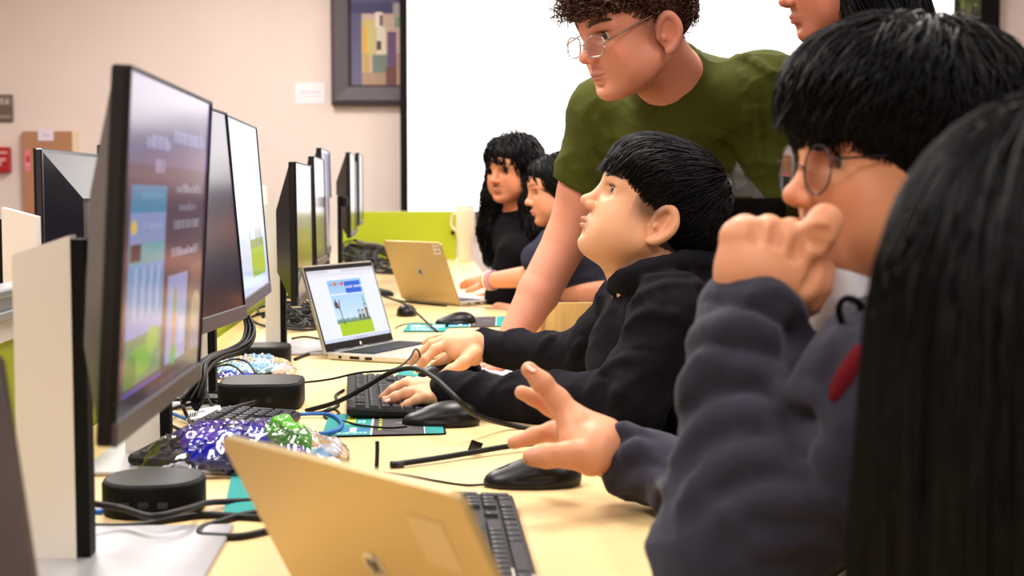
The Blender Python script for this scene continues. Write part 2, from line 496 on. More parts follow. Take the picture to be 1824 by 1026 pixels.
# ================================================================== ROOM
def struct(name, mb, m):
    o = mb.obj(name, m); o['kind'] = 'structure'; return o
M['wall'] = mat('wall_paint', (238, 221, 214), 0.85, bump=.3, bscale=160, var=.02, vscale=3)
M['ceil'] = mat('ceiling_tile', (225, 222, 216), 0.9, bump=.4, bscale=60)
M['carpet'] = mat('carpet', (74, 60, 58), 0.95, bump=.8, bscale=300, var=.3, vscale=60, bdist=.004)
WY = 9.5
struct('wall_back', MB().box((-4.6, WY, 0), (4.6, WY + .15, CEIL)), M['wall'])
struct('wall_left', MB().box((-4.75, -2.4, 0), (-4.6, WY, CEIL)), M['wall'])
struct('wall_right', MB().box((4.6, -2.4, 0), (4.75, WY, CEIL)), M['wall'])
struct('wall_front', MB().box((-4.6, -2.55, 0), (4.6, -2.4, CEIL)), M['wall'])
struct('floor', MB().box((-4.75, -2.55, -.1), (4.75, WY + .15, 0)), M['carpet'])
struct('ceiling', MB().box((-4.75, -2.55, CEIL), (4.75, WY + .15, CEIL + .1)), M['ceil'])
struct('baseboard_back', MB().box((-4.6, WY - .015, 0), (4.6, WY, .1)), M['blackmatte'])

# ceiling fixtures: the recessed panels themselves
M['diffuser'] = mat('light_diffuser', (250, 250, 250), .5, emis=(255, 248, 240), es=4.0)
for i, (lx, ly, sx, sy, e) in enumerate(LIGHTS):
    r = empty('ceiling_light', (lx, ly, CEIL), None, 'recessed rectangular ceiling light panel, above the room and out of the frame', 'light', 'recessed ceiling light panels')
    fr = MB()
    for (a, b) in (((-sx / 2 - .03, -sy / 2 - .03, -.025), (-sx / 2, sy / 2 + .03, 0)), ((sx / 2, -sy / 2 - .03, -.025), (sx / 2 + .03, sy / 2 + .03, 0)),
                   ((-sx / 2, -sy / 2 - .03, -.025), (sx / 2, -sy / 2, 0)), ((-sx / 2, sy / 2, -.025), (sx / 2, sy / 2 + .03, 0))): fr.box(a, b)
    fr.obj('frame', M['white'], r); MB().box((-sx / 2, -sy / 2, -.012), (sx / 2, sy / 2, 0)).obj('diffuser', M['diffuser'], r)

# downlights in two rows over the desks (their reflections dot the near screens)
M['lamp'] = mat('downlight_lens', (255, 255, 255), .4, emis=(255, 250, 255), es=30.0)
for i in range(10):
    x, y = 1.1 + .75 * (i % 2), .6 + 1.15 * (i // 2)
    r = empty('downlight', (x, y, CEIL), None, 'round recessed downlight in the ceiling, seen as a bright dot in the near screen', 'light', 'round ceiling downlights')
    MB().lathe([(.05, 0), (.075, -.004), (.078, -.008), (.06, -.012), (.055, -.004)], n=20).obj('trim_ring', M['white'], r)
    MB().lathe([(.054, 0), (.054, -.006)], n=20).obj('lens', M['lamp'], r)

# projector screen
def back_px(x, y, off=.0):
    return P(x, y, WY - off)
M['screen'] = mat('projected_screen', (245, 245, 248), .8, emis='attr', es=1.0, attr=True)
s0, s1 = back_px(727, 376, .17), back_px(1691, 376, .17)
r = empty('projection_screen', (s0[0], s0[1], s0[2]), None, 'huge bright white projection screen with a dark left border on the back wall', 'screen')
Wd, Ht = s1[0] - s0[0], 2.95 - s0[2]
pc = Pic(160, 90, (252, 252, 253))
for i in range(4):
    for j in range(4): pc.rect(.235 + .026 * i, .60 + .045 * j, .257 + .026 * i, .635 + .045 * j, (251, 240, 247), .8)
pc.rect(.27, .70, .33, .705, (246, 236, 244), .8)
pc.rect(.40, .15, .52, .25, (250, 243, 249), .6); pc.rect(.16, .40, .30, .405, (246, 240, 247), .7)
pc.a *= 1.25
pc.plane('screen_surface', (0, -.004, Ht), (Wd, 0, 0), (0, 0, -Ht), M['screen'], r)
MB().box((0, 0, 0), (Wd, .03, Ht)).obj('backing', M['blackmatte'], r)
bw = (back_px(727, 376, .17)[0] - back_px(714, 376, .17)[0])
MB().box((-bw, -.01, -.0), (0, .035, Ht)).obj('border', M['blackmatte'], r)['label'] = 'black vertical border strip'
MB().box((-bw, -.02, Ht), (Wd, .06, Ht + .08)).obj('case', M['white'], r)

# framed painting
a, b = back_px(590, 187, .07), back_px(740, 187, .07)
M['frame'] = mat('dark_wood_frame', (84, 74, 82), .5, bump=.4, bscale=30, var=.15, vscale=14, stretch=(8, 8, 1))
M['print'] = mat('painted_canvas', (255, 255, 255), .7, attr=True, bump=.2, bscale=120)
r = empty('framed_painting', (a[0], a[1], a[2]), None, 'framed abstract painting in a wide dark frame left of the projection screen', 'painting')
PW, PH, fw = 1.0, 1.15, .135
fr = MB()
def mitre(o, i, d0, d1):
    (x0, z0, x1, z1), (a0, b0, a1, b1) = o, i
    O = [(x0, z0), (x1, z0), (x1, z1), (x0, z1)]; I = [(a0, b0), (a1, b0), (a1, b1), (a0, b1)]
    for k in range(4):
        j = (k + 1) % 4
        fr.add([(O[k][0], d0, O[k][1]), (O[j][0], d0, O[j][1]), (I[j][0], d1, I[j][1]), (I[k][0], d1, I[k][1])], [(0, 1, 2, 3)])
mitre((0, 0, PW, PH), (.03, .03, PW - .03, PH - .03), .0, -.03); mitre((.03, .03, PW - .03, PH - .03), (fw - .02, fw - .02, PW - fw + .02, PH - fw + .02), -.03, -.02)
mitre((fw - .02, fw - .02, PW - fw + .02, PH - fw + .02), (fw, fw, PW - fw, PH - fw), -.02, .02); mitre((0, 0, PW, PH), (0, 0, PW, PH), .0, .06)
for (lo, hi) in (((0, 0, 0), (PW, .06, .001)), ((0, 0, PH - .001), (PW, .06, PH)), ((0, 0, 0), (.001, .06, PH)), ((PW - .001, 0, 0), (PW, .06, PH))): fr.box(lo, hi)
fr.obj('frame', M['frame'], r)
pw = Pic(73, 88, (70, 76, 110)); pw.grad(0, 0, 1, 1, (72, 72, 112), (104, 100, 130))
# canvas seen: px 624..715 is the left 0.345m of 0.73m
k = .345 / .73
def q(u0, v0, u1, v1, c, al=1.0): pw.rect(u0 * k, 1 - (1 - v0) * .61, u1 * k, 1 - (1 - v1) * .61, c, al)
q(.2, .12, 1.3, 1, (196, 170, 160)); q(.0, 0, .78, .12, (66, 64, 104)); q(.8, 0, 1.3, .14, (170, 160, 165))
q(.2, .2, .45, .62, (196, 186, 120)); q(.22, .28, .3, .6, (226, 160, 50)); q(.22, .6, .36, .85, (190, 160, 90))
q(.46, .1, .62, .30, (226, 214, 210)); q(.48, .3, .66, .62, (216, 208, 190)); q(.55, .14, .6, .28, (96, 74, 76)); q(.5, .46, .59, .58, (70, 62, 58))
q(.42, .62, .7, .92, (112, 128, 118)); q(.7, .34, .88, .80, (104, 78, 118)); q(.84, .16, 1.0, .3, (130, 150, 130)); q(.68, .78, .86, 1, (112, 72, 66)); q(.86, .6, 1.3, 1, (176, 140, 128))
q(.2, .86, .66, 1, (168, 140, 118)); pw.rect(.55, .3, .9, .8, (150, 130, 90)); pw.rect(.6, .1, .95, .35, (190, 170, 170)); pw.rect(.1, .05, .5, .3, (90, 90, 130))
pw.plane('canvas', (fw, .015, PH - fw), (PW - 2 * fw, 0, 0), (0, 0, -(PH - 2 * fw)), M['print'], r)
MB().box((0.01, .02, .01), (PW - .01, .06, PH - .01)).obj('backing', M['blackmatte'], r)

# second framed picture at right
a, b = back_px(1688, 90, .1), back_px(1780, 90, .1)
r = empty('framed_picture', (a[0], a[1], 1.75), None, 'black framed picture of green foliage at the upper right, beside the screen', 'picture')
W2 = b[0] - a[0]; fr = MB(); fl, fg, H2 = .042, .115, 1.1
fr.box((0, 0, 0), (fl, .08, H2), bev=.004).box((W2 - fg, 0, 0), (W2, .08, H2), bev=.004).box((fl, 0, 0), (W2 - fg, .08, .1), bev=.004).box((fl, 0, H2 - .1), (W2 - fg, .08, H2), bev=.004)
fr.obj('frame', M['blackmatte'], r)
pf = Pic(30, 90, (60, 62, 48)); rr = random.Random(3)
for i in range(260):
    c = rr.choice([(74, 96, 40), (100, 122, 52), (50, 66, 34), (122, 116, 96), (84, 84, 66), (140, 150, 80)])
    pf.disc(rr.random(), rr.random(), rr.uniform(.03, .12), rr.uniform(.01, .035), c)
pf.plane('canvas', (fl, .03, H2 - .1), (W2 - fl - fg, 0, 0), (0, 0, -(H2 - .2)), M['print'], r)
MB().box((fl, .032, .1), (W2 - fg, .06, H2 - .1)).obj('backing', M['blackmatte'], r)

# small paper label under the painting
a, b = back_px(526, 185, .004), back_px(578, 147, .004)
r = empty('paper_label', (a[0], a[1], a[2]), None, 'small white paper label on the wall left of the painting', 'label')
pl = Pic(26, 18, (244, 240, 246)); pl.words(.15, .4, .85, .48, (216, 204, 226), 3, .7); pl.words(.15, .6, .85, .68, (220, 210, 226), 4, .6)
w_, h_ = b[0] - a[0], b[2] - a[2]
pl.plane('print', (0, -.0005, h_), (w_, 0, 0), (0, 0, -h_), M['print'], r); MB().box((0, 0, 0), (w_, .004, h_)).obj('sheet', M['paper'], r)

# room sign
a, b = back_px(-44, 217, .02), back_px(22, 168, .02)
r = empty('room_sign', (a[0], a[1], a[2]), None, 'grey room sign with white lettering cut by the left edge', 'sign')
w_, h_ = b[0] - a[0], b[2] - a[2]
M['signgrey'] = mat('sign_grey', (126, 110, 98), .5)
MB().box((0, 0, 0), (w_, .02, h_), bev=.004).obj('plate', M['signgrey'], r)
ps = Pic(66, 49, (126, 112, 102)); ps.rect(0, .38, 1, .78, (112, 94, 82)); ps.text(30, 7, 'OPEA', (214, 204, 196), 2); ps.rect(.1, .8, .95, .84, (176, 164, 154)); ps.rect(0, .94, 1, 1, (96, 82, 76))
ps.plane('print', (.004, -.001, h_ - .004), (w_ - .008, 0, 0), (0, 0, -(h_ - .008)), M['print'], r)

# fire alarm pull
a, b = back_px(-30, 307, .06), back_px(15, 262, .06)
r = empty('fire_alarm_box', (a[0], a[1], a[2]), None, 'red fire alarm box on the wall at the left edge', 'alarm')
w_, h_ = b[0] - a[0], b[2] - a[2]; M['red'] = mat('red_enamel', (178, 12, 20), .4)
MB().box((0, 0, 0), (w_, .06, h_), bev=.006).obj('housing', M['red'], r)
MB().box((w_ * .3, -.012, h_ * .72), (w_ * .95, 0, h_ * .84)).box((w_ * .45, -.02, h_ * .42), (w_ * .9, 0, h_ * .58)).box((w_ * .62, -.016, h_ * .25), (w_ * .74, 0, h_ * .45)).obj('handle', mat('alarm_white', (226, 150, 150), .5), r)

# brown board with white tag
a, b = back_px(42, 395, .05), back_px(128, 234, .05)
r = empty('cardboard_sheet', (a[0], a[1], a[2]), None, 'tall brown cardboard sheet leaning by the back wall with a white tag', 'cardboard')
w_, h_ = b[0] - a[0], b[2] - a[2]
MB().box((0, 0, 0), (w_, .04, h_), bev=.003).obj('board', mat('cardboard', (184, 132, 98), .8, var=.06, vscale=6), r)
MB().box((w_, .002, 0), (w_ + .03, .04, h_)).obj('side', mat('cream_edge', (236, 214, 180), .7), r)
pt = Pic(28, 18, (238, 226, 240)); pt.text(9, 6, '1-1', (150, 130, 200), 1)
tag = pt.plane('tag', (w_ * .33, -.006, h_ + .012), (w_ * .31, 0, 0), (0, 0, -.075), M['print'], r); tag['label'] = 'white paper tag with blue marks'
pk = Pic(10, 24, (226, 130, 140)); pk.rect(.3, .3, .8, .6, (200, 20, 60)); pk.rect(.1, .68, .9, .72, (250, 200, 200))
pk.plane('sticker', (w_ * .05, -.002, h_ * .8), (w_ * .12, 0, 0), (0, 0, -h_ * .24), M['print'], r)['label'] = 'pink and red sticker'
# the stand below it
MB().box((0, 0, -a[2] + .0), (w_, .04, 0)).obj('lower_sheet', M['white'], r)

# ================================================================== TABLES, DIVIDER
SL = -.0648
U = nz([SL, 1, 0]); Vv = nz([1, -SL, 0]); RD = np.stack([Vv, U, [0, 0, 1.0]], axis=1)   # desk axes: x across, y along the row
def edge_x(d): return .294 + SL * d
def row_x(d): return -.55 + SL * d
M['desk'] = mat('maple_laminate', (236, 204, 146), .38, var=.05, vscale=5, stretch=(6, 1, 6), bump=.03, bscale=300)
M['deskedge'] = mat('maple_edge', (222, 180, 116), .5)
M['leg'] = mat('desk_leg', (150, 150, 154), .4, metal=.6)
seams = [-.5, 1.25, 3.13, 4.96, 6.79, 8.3]
names = ['light maple desk nearest the camera, mostly out of frame', 'light maple desk in the foreground under the gold-tinted laptop and near keyboard', 'light maple desk in the middle under the open game laptop',
         'light maple desk behind the game laptop', 'farthest light maple desk, in front of the green end panel']
for i in range(5):
    y0, y1 = seams[i], seams[i + 1]
    o = np.array([row_x(y0), y0, 0]); L = (y1 - y0) / U[1] - .003
    W_ = (edge_x(0) - row_x(0)) * Vv[0]
    r = empty('desk', o, RD, names[i], 'desk')
    mb = MB().box((.01, 0, TABLE - .028), (W_, L, TABLE), bev=.003); mb.obj('tabletop', M['desk'], r)
    MB().box((W_, .002, TABLE - .027), (W_ + .003, L - .002, TABLE - .001)).obj('edge_band', M['deskedge'], r)
    for (px, py) in ((.1, .08), (W_ - .1, .08), (.1, L - .08), (W_ - .1, L - .08)):
        MB().box((px - .025, py - .025, 0), (px + .025, py + .025, TABLE - .028), bev=.003).obj('leg', M['leg'], r)
    MB().box((.12, .2, TABLE - .09), (W_ - .12, .24, TABLE - .028)).box((.12, L - .24, TABLE - .09), (W_ - .12, L - .2, TABLE - .028)).obj('cross_rail', M['leg'], r)
# opposite desks
for i in range(5):
    y0, y1 = seams[i], seams[i + 1]; L = (y1 - y0) / U[1] - .003
    o = np.array([row_x(y0), y0, 0])
    r = empty('desk', o, RD, ['light maple desk across the divider, nearest and out of frame', 'light maple desk across the divider beside the foreground desk', 'light maple desk across the divider below the tilted grey-backed monitor',
              'light maple desk across the divider, fourth along', 'light maple desk across the divider, farthest'][i], 'desk')
    MB().box((-.86, 0, TABLE - .028), (-.035, L, TABLE), bev=.003).obj('tabletop', M['desk'], r)
    for (px, py) in ((-.76, .08), (-.1, .08), (-.76, L - .08), (-.1, L - .08)):
        MB().box((px - .025, py - .025, 0), (px + .025, py + .025, TABLE - .028), bev=.003).obj('leg', M['leg'], r)

# divider
r = empty('desk_divider', (row_x(0), 0, 0), RD, 'long low green divider with silver rail along the back of the desks', 'divider')
yA, yB = -.45, 8.25
for (y0, y1) in zip(seams[:-1], seams[1:]):
    a0, a1 = max(y0, yA) / U[1], min(y1, yB) / U[1]
    MB().box((-.022, a0 + .004, .70), (-.004, a1 - .004, .925)).obj('green_panel', M['green'], r)
    MB().box((-.026, a0 + .002, .925), (.0, a1 - .002, .954)).obj('cream_band', M['white'], r)
rl = MB().box((-.032, yA, .954), (.006, yB, .966), bev=.002).box((-.03, yA, .966), (.002, yB, .984), bev=.002).box((-.034, yA, .984), (.008, yB, .996), bev=.003)
rl.obj('rail', M['rail'], r)
for y in seams[1:-1]: MB().box((-.03, y - .012, .5), (.004, y + .012, .954)).obj('post', M['rail'], r)
for y in seams[:-1]: MB().box((-.02, y + .02, .30), (-.006, y + 1.4, .70)).obj('modesty_panel', M['white'], r)

# green end panel
a, b = P(606, 377, 8.0), P(813, 440, 8.0)
r = empty('end_panel', (a[0], 8.0, 0), None, 'bright lime green privacy panel across the far end of the desks', 'panel')
w_ = b[0] - a[0]
MB().box((0, 0, TABLE + .004), (w_, .025, a[2]), bev=.003).obj('green_panel', M['green'], r)
MB().box((.1, -.02, TABLE), (.14, .04, TABLE + .05)).box((w_ - .14, -.02, TABLE), (w_ - .1, .04, TABLE + .05)).obj('clamp', M['gunmetal'], r)
MB().lathe([(.012, 0), (.012, -.015)], c=(w_ - .02, -.004, a[2] - .12), axis=1, n=12).obj('knob', M['black'], r)
# ================================================================== MONITORS AND STANDS
M['glossy'] = mat('lit_screen', (10, 8, 14), .16, emis='attr', es=1.0, spec=.42)
def frame3(ex, up=(0, 0, 1.0)):
    ex = nz(ex); ez = nz(np.asarray(up) - ex * np.dot(up, ex)); return np.stack([ex, np.cross(ez, ex), ez], axis=1)

def monitor(label, o, R, W, H, pic, group=None, gain=1.0):
    r = empty('monitor', o, R, label, 'monitor', group)
    ch = .021
    mb = MB().box((0, .004, 0), (W, .018, H), bev=.002)
    a = [(0.01, 0.01), (W - .01, 0.01), (W - .01, H - .008), (.01, H - .008)]
    b = [(W * .28, H * .22), (W * .72, H * .22), (W * .72, H * .66), (W * .28, H * .66)]
    v = [(x, .018, z) for x, z in a] + [(x, .06, z) for x, z in b]
    mb.add(v, [(0, 4, 5, 1), (1, 5, 6, 2), (2, 6, 7, 3), (3, 7, 4, 0), (4, 7, 6, 5)])
    mb.obj('back_case', M['casing'], r)
    MB().box((0, 0, 0), (W, .005, ch), bev=.001).obj('chin', M['chin'], r)
    t = .003
    MB().box((0, .001, ch), (t, .005, H)).box((W - t, .001, ch), (W, .005, H)).box((t, .001, H - t), (W - t, .005, H)).obj('bezel', M['black'], r)
    if pic is not None:
        pic.a = pic.a * gain
        pic.plane('screen', (t, .003, H - t), (W - 2 * t, 0, 0), (0, 0, -(H - ch - t)), M['glossy'], r)
    else:
        MB().box((t, .003, ch), (W - t, .0045, H - t)).obj('screen', M['dark_screen'], r)
    return r
M['dark_screen'] = mat('dark_screen', (10, 9, 12), .12, spec=.6)

# --- pictures on the screens
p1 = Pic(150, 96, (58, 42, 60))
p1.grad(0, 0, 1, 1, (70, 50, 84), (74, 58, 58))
p1.rect(0, 0, 1, .26, (104, 92, 150), .35)  # purple reflection of the room lights, painted over the slide's top
p1.words(.20, .165, .46, .205, (150, 148, 190), 5); p1.words(.50, .13, .93, .175, (140, 136, 184), 6); p1.words(.30, .235, .40, .28, (160, 158, 196), 7)
p1.rect(.06, .325, .44, .41, (60, 122, 160)); p1.words(.16, .34, .4, .36, (110, 170, 200), 8, .5)
p1.rect(.06, .41, .44, .50, (122, 136, 178)); p1.disc(.1, .45, .03, .02, (206, 176, 60)); p1.words(.2, .44, .42, .455, (150, 160, 190), 9, .6)
p1.rect(.06, .50, .44, .56, (90, 150, 160)); p1.rect(.07, .505, .18, .555, (34, 34, 50))
p1.grad(.06, .56, .44, .80, (92, 142, 190), (130, 146, 196))
for i in range(9): p1.line(.1 + .04 * i, .58, .09 + .04 * i, .72, .012, (150, 180, 210) if i % 2 else (84, 120, 150))
p1.rect(.06, .78, .44, .93, (96, 130, 96)); p1.disc(.22, .86, .12, .05, (92, 160, 50)); p1.disc(.34, .81, .07, .04, (120, 170, 70)); p1.disc(.12, .88, .06, .05, (60, 120, 50))
p1.rect(.05, .935, .46, .95, (90, 80, 170))
p1.words(.56, .315, .90, .345, (170, 168, 184), 10, .6); p1.words(.60, .38, .84, .41, (150, 150, 170), 11, .5); p1.words(.54, .435, .90, .465, (170, 168, 184), 12, .5); p1.words(.53, .53, .90, .565, (176, 176, 196), 13, .65)
p1.rect(.50, .62, .76, .93, (128, 138, 186)); p1.rect(.58, .74, .62, .90, (170, 112, 60)); p1.disc(.6, .72, .02, .05, (90, 130, 60)); p1.disc(.6, .9, .04, .04, (80, 140, 70)); p1.rect(.66, .78, .74, .88, (150, 160, 200))
p1.rect(.80, .60, .98, .94, (92, 74, 76)); p1.disc(.9, .78, .07, .07, (150, 130, 110)); p1.rect(.84, .82, .96, .93, (122, 112, 140), .7)
p1.rect(0, .95, 1, 1, (40, 32, 46)); p1.words(.3, .965, .8, .985, (110, 104, 120), 14, .4)
p3 = Pic(120, 76, (206, 216, 240))
p3.grad(0, 0, 1, 1, (228, 226, 244), (176, 194, 226))
p3.rect(.55, .20, .95, .86, (190, 206, 240)); p3.rect(.70, .22, .95, .60, (104, 146, 206)); p3.rect(.55, .30, .72, .34, (150, 180, 220))
p3.rect(.40, .74, .90, .92, (134, 170, 46)); p3.rect(.40, .70, .90, .75, (110, 140, 90)); p3.line(.36, .44, .42, .72, .012, (96, 104, 110)); p3.disc(.36, .45, .025, .05, (90, 100, 104))
for i in range(5): p3.rect(.62 + .05 * i, .62, .64 + .05 * i, .74, (110, 118, 110))
p3.rect(0, .96, 1, 1, (170, 180, 214))
pd = Pic(40, 26, (34, 26, 42)); pd.grad(0, 0, 1, 1, (60, 52, 92), (36, 28, 34))  # no picture: purple ceiling reflection painted into the dark screen as a gradient

def by_corners(tn, bn, bf):
    """rotation from top-near, bottom-near, bottom-far corners"""
    return frame3(bf - bn, nz(tn - bn))
tn, bn, bf = P(236, 112, 1.171), P(208, 798, 1.171), P(358, 676, 1.62)
R1 = by_corners(tn, bn, bf)
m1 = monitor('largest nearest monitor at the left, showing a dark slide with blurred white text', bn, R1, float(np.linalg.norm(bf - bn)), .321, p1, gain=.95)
# turned one
nb, fb = P(318, 612, 1.78), P(441, 566, 2.22)
R2 = by_corners(nb + (P(405, 203, 2.22) - fb), nb, fb)
monitor('second monitor from the left, turned off dark glossy screen behind the nearest one', nb, R2, float(np.linalg.norm(fb - nb)), .325, pd, gain=.8)
nb, fb = P(438, 556, 2.28), P(484, 520, 2.74)
R3 = by_corners(P(407, 203, 2.28), nb, fb)
monitor('third monitor from the left, with a bright pale screen showing a green game meadow', nb, R3, float(np.linalg.norm(fb - nb)), .321, p3, gain=1.05)
far = [  # px near bottom, px near top, depth, depth far, label, look
    ((533, 546), (528, 288), 3.11, 3.56, 'grey-screened monitor with a black tapered back, just behind the game laptop', (150, 150, 168)),
    ((566, 478), (560, 278), 4.00, 4.42, 'dim monitor seen edge on, first behind the grey-screened one', (60, 58, 90)),
    ((580, 455), (573, 263), 4.45, 4.87, 'tall monitor seen edge on, standing highest of the middle group', (110, 104, 160)),
    ((626, 424), (624, 271), 5.20, 5.60, 'black monitor with tapered back, left one of the far trio', (50, 48, 54)),
    ((630, 418), (628, 285), 5.65, 6.05, 'black monitor in the middle of the far trio, lowest top', (120, 130, 140)),
    ((641, 402), (640, 272), 6.10, 6.50, 'farthest monitor in the row, right one of the far trio', (60, 56, 66))]
for (b_, t_, d0, d1, lab, cc) in far:
    nb = P(b_[0], b_[1], d0); tp = P(t_[0], t_[1], d0); ff = nb + U * (d1 - d0)
    pp = Pic(20, 14, cc); pp.grad(0, 0, 1, 1, cc, tuple(c * .6 for c in cc))
    if d0 < 3.5: pp.rect(0, .52, 1, .85, (110, 122, 30), .8)
    monitor(lab, nb, by_corners(tp, nb, ff), (d1 - d0) / U[1], float(tp[2] - nb[2]), pp, gain=.5)
M['casing_b'] = mat('blue_black_casing', (22, 20, 30), .22, spec=.8)
# opposite side, backs to us
for (x, yt, d0, lab) in ((58, 264, 2.85, 'monitor across the divider with its grey back towards us, in front of the cardboard sheet'), (172, 258, 3.55, 'monitor across the divider mostly hidden behind the largest monitor')):
    tn_ = P(x, yt, d0); H = .30
    nb = tn_ - np.array([0, 0, H]); W_ = .50
    fr_ = nb + nz([-.02, 1, 0]) * W_
    R = frame3(nb - fr_, (0, 0, 1.0))
    mo = monitor(lab, fr_, R, W_, H, None)
    for ch in mo.children:
        if ch.name.startswith('back_case'): ch.data.materials[0] = M['casing_b']

def stand(label, x, y, ztop, wid=.058, dirn=1, armz=None, arm_len=.07, base=True, slant=.022, basex=.2, h0=TABLE):
    r = empty('monitor_stand', (x, y, h0), RD, label, 'stand')
    H = ztop - h0
    v = [(0, -.012, .006), (wid, -.012, .006), (wid, .012, .006), (0, .012, .006), (0, -.012, H - slant), (wid, -.012, H), (wid, .012, H), (0, .012, H - slant)]
    MB().add(v, [(3, 2, 1, 0), (4, 5, 6, 7), (0, 1, 5, 4), (1, 2, 6, 5), (2, 3, 7, 6), (3, 0, 4, 7)]).obj('column', M['white'], r)
    x0, x1 = (wid, wid + .014) if dirn > 0 else (-.014, 0)
    MB().box((x0, -.011, .006), (x1, .014, H - .004)).obj('slide_rail', M['blackmatte'], r)
    if base:
        bx0, bx1 = (-.03, basex) if dirn > 0 else (-basex, .06)
        MB().box((bx0, -.17, 0), (bx1, .13, .006), bev=.002).obj('base_plate', M['steel'], r)
    if armz:
        z = armz - h0; q0, q1 = (x1, x1 + arm_len) if dirn > 0 else (x0 - arm_len, x0)
        MB().box((q0, -.014, z - .018), (q1, .014, z + .018), bev=.005).obj('arm', M['black'], r)
    return r
a1 = P(40, 1008, 1.43)
stand('white monitor stand nearest the camera at the left with silver base plate', a1[0], 1.43, 1.078, .058, 1, 1.06, .03, True, .02, .20)
stand('white monitor stand of the dark second monitor, only its foot showing', -.565, 2.04, 1.07, .05, 1, 1.05, .03, True, .02, .2)
stand('white monitor stand of the bright third monitor, foot under the cables', -.62, 2.62, 1.05, .05, 1, 1.03, .06, True, .02, .2)
a4 = P(483, 612, 3.45)
stand('white monitor stand with black arm holding the grey-screened monitor', a4[0] - .012, 3.45, 1.105, .036, 1, P(495, 410, 3.45)[2], .045, True, .012, .18)
a5 = P(596, 440, 4.75)
stand('white monitor stand behind the middle group with a black arm', P(588, 440, 4.75)[0], 4.75, 1.115, .026, 1, P(600, 359, 4.75)[2], .02, True, .01, .14)
stand('white monitor stand of the far trio with a black arm', P(592, 420, 5.45)[0], 5.45, 1.14, .026, 1, P(600, 338, 5.45)[2], .012, True, .01, .14)
# across the divider
c2 = P(12, 600, 2.15)
stand('white stand across the divider left of the nearest white column', c2[0], 2.15, 1.085, .052, -1, P(5, 405, 2.15)[2], .03, True, -.014, .2)
c3 = P(172, 520, 3.15)
stand('white stand across the divider holding the grey-backed monitor', c3[0] + .004, 3.15, 1.10, .05, -1, P(150, 388, 3.12)[2], .03, True, -.014, .2)
c4 = P(443, 520, 5.0)
stand('white stand across the divider seen right of the bright pale screen', c4[0], 5.0, 1.145, .07, -1, 1.08, .05, True, -.014, .2)

# dark tilted screen at the bottom left corner
r = empty('dark_laptop_screen', (-.40, .93, TABLE), RD, 'blurred dark brown slanting screen cut off at the bottom left corner', 'screen')
o0 = P(-120, 560, .95)
M['brown'] = mat('dark_brown_plastic', (62, 48, 46), .5, var=.2, vscale=20)
def slab(name, quad, th, m, parent):
    q0 = [np.asarray(p) for p in quad]; n = nz(np.cross(q0[1] - q0[0], q0[3] - q0[0])) * th
    v = q0 + [p + n for p in q0]
    o = MB().add(v, [(0, 1, 2, 3), (7, 6, 5, 4), (0, 4, 5, 1), (1, 5, 6, 2), (2, 6, 7, 3), (3, 7, 4, 0)]).obj(name, m)
    world_child(o, parent); return o
bpy.context.view_layer.update()
slab('screen_panel', [P(-150, 640, 1.02), P(-2, 632, 1.02), P(82, 1180, .93), P(-150, 1180, .93)], .012, M['brown'], r)
slab('hinge_foot', [P(-150, 1180, .93), P(82, 1180, .93), P(82, 1200, .80), P(-150, 1200, .80)], .01, M['black'], r)

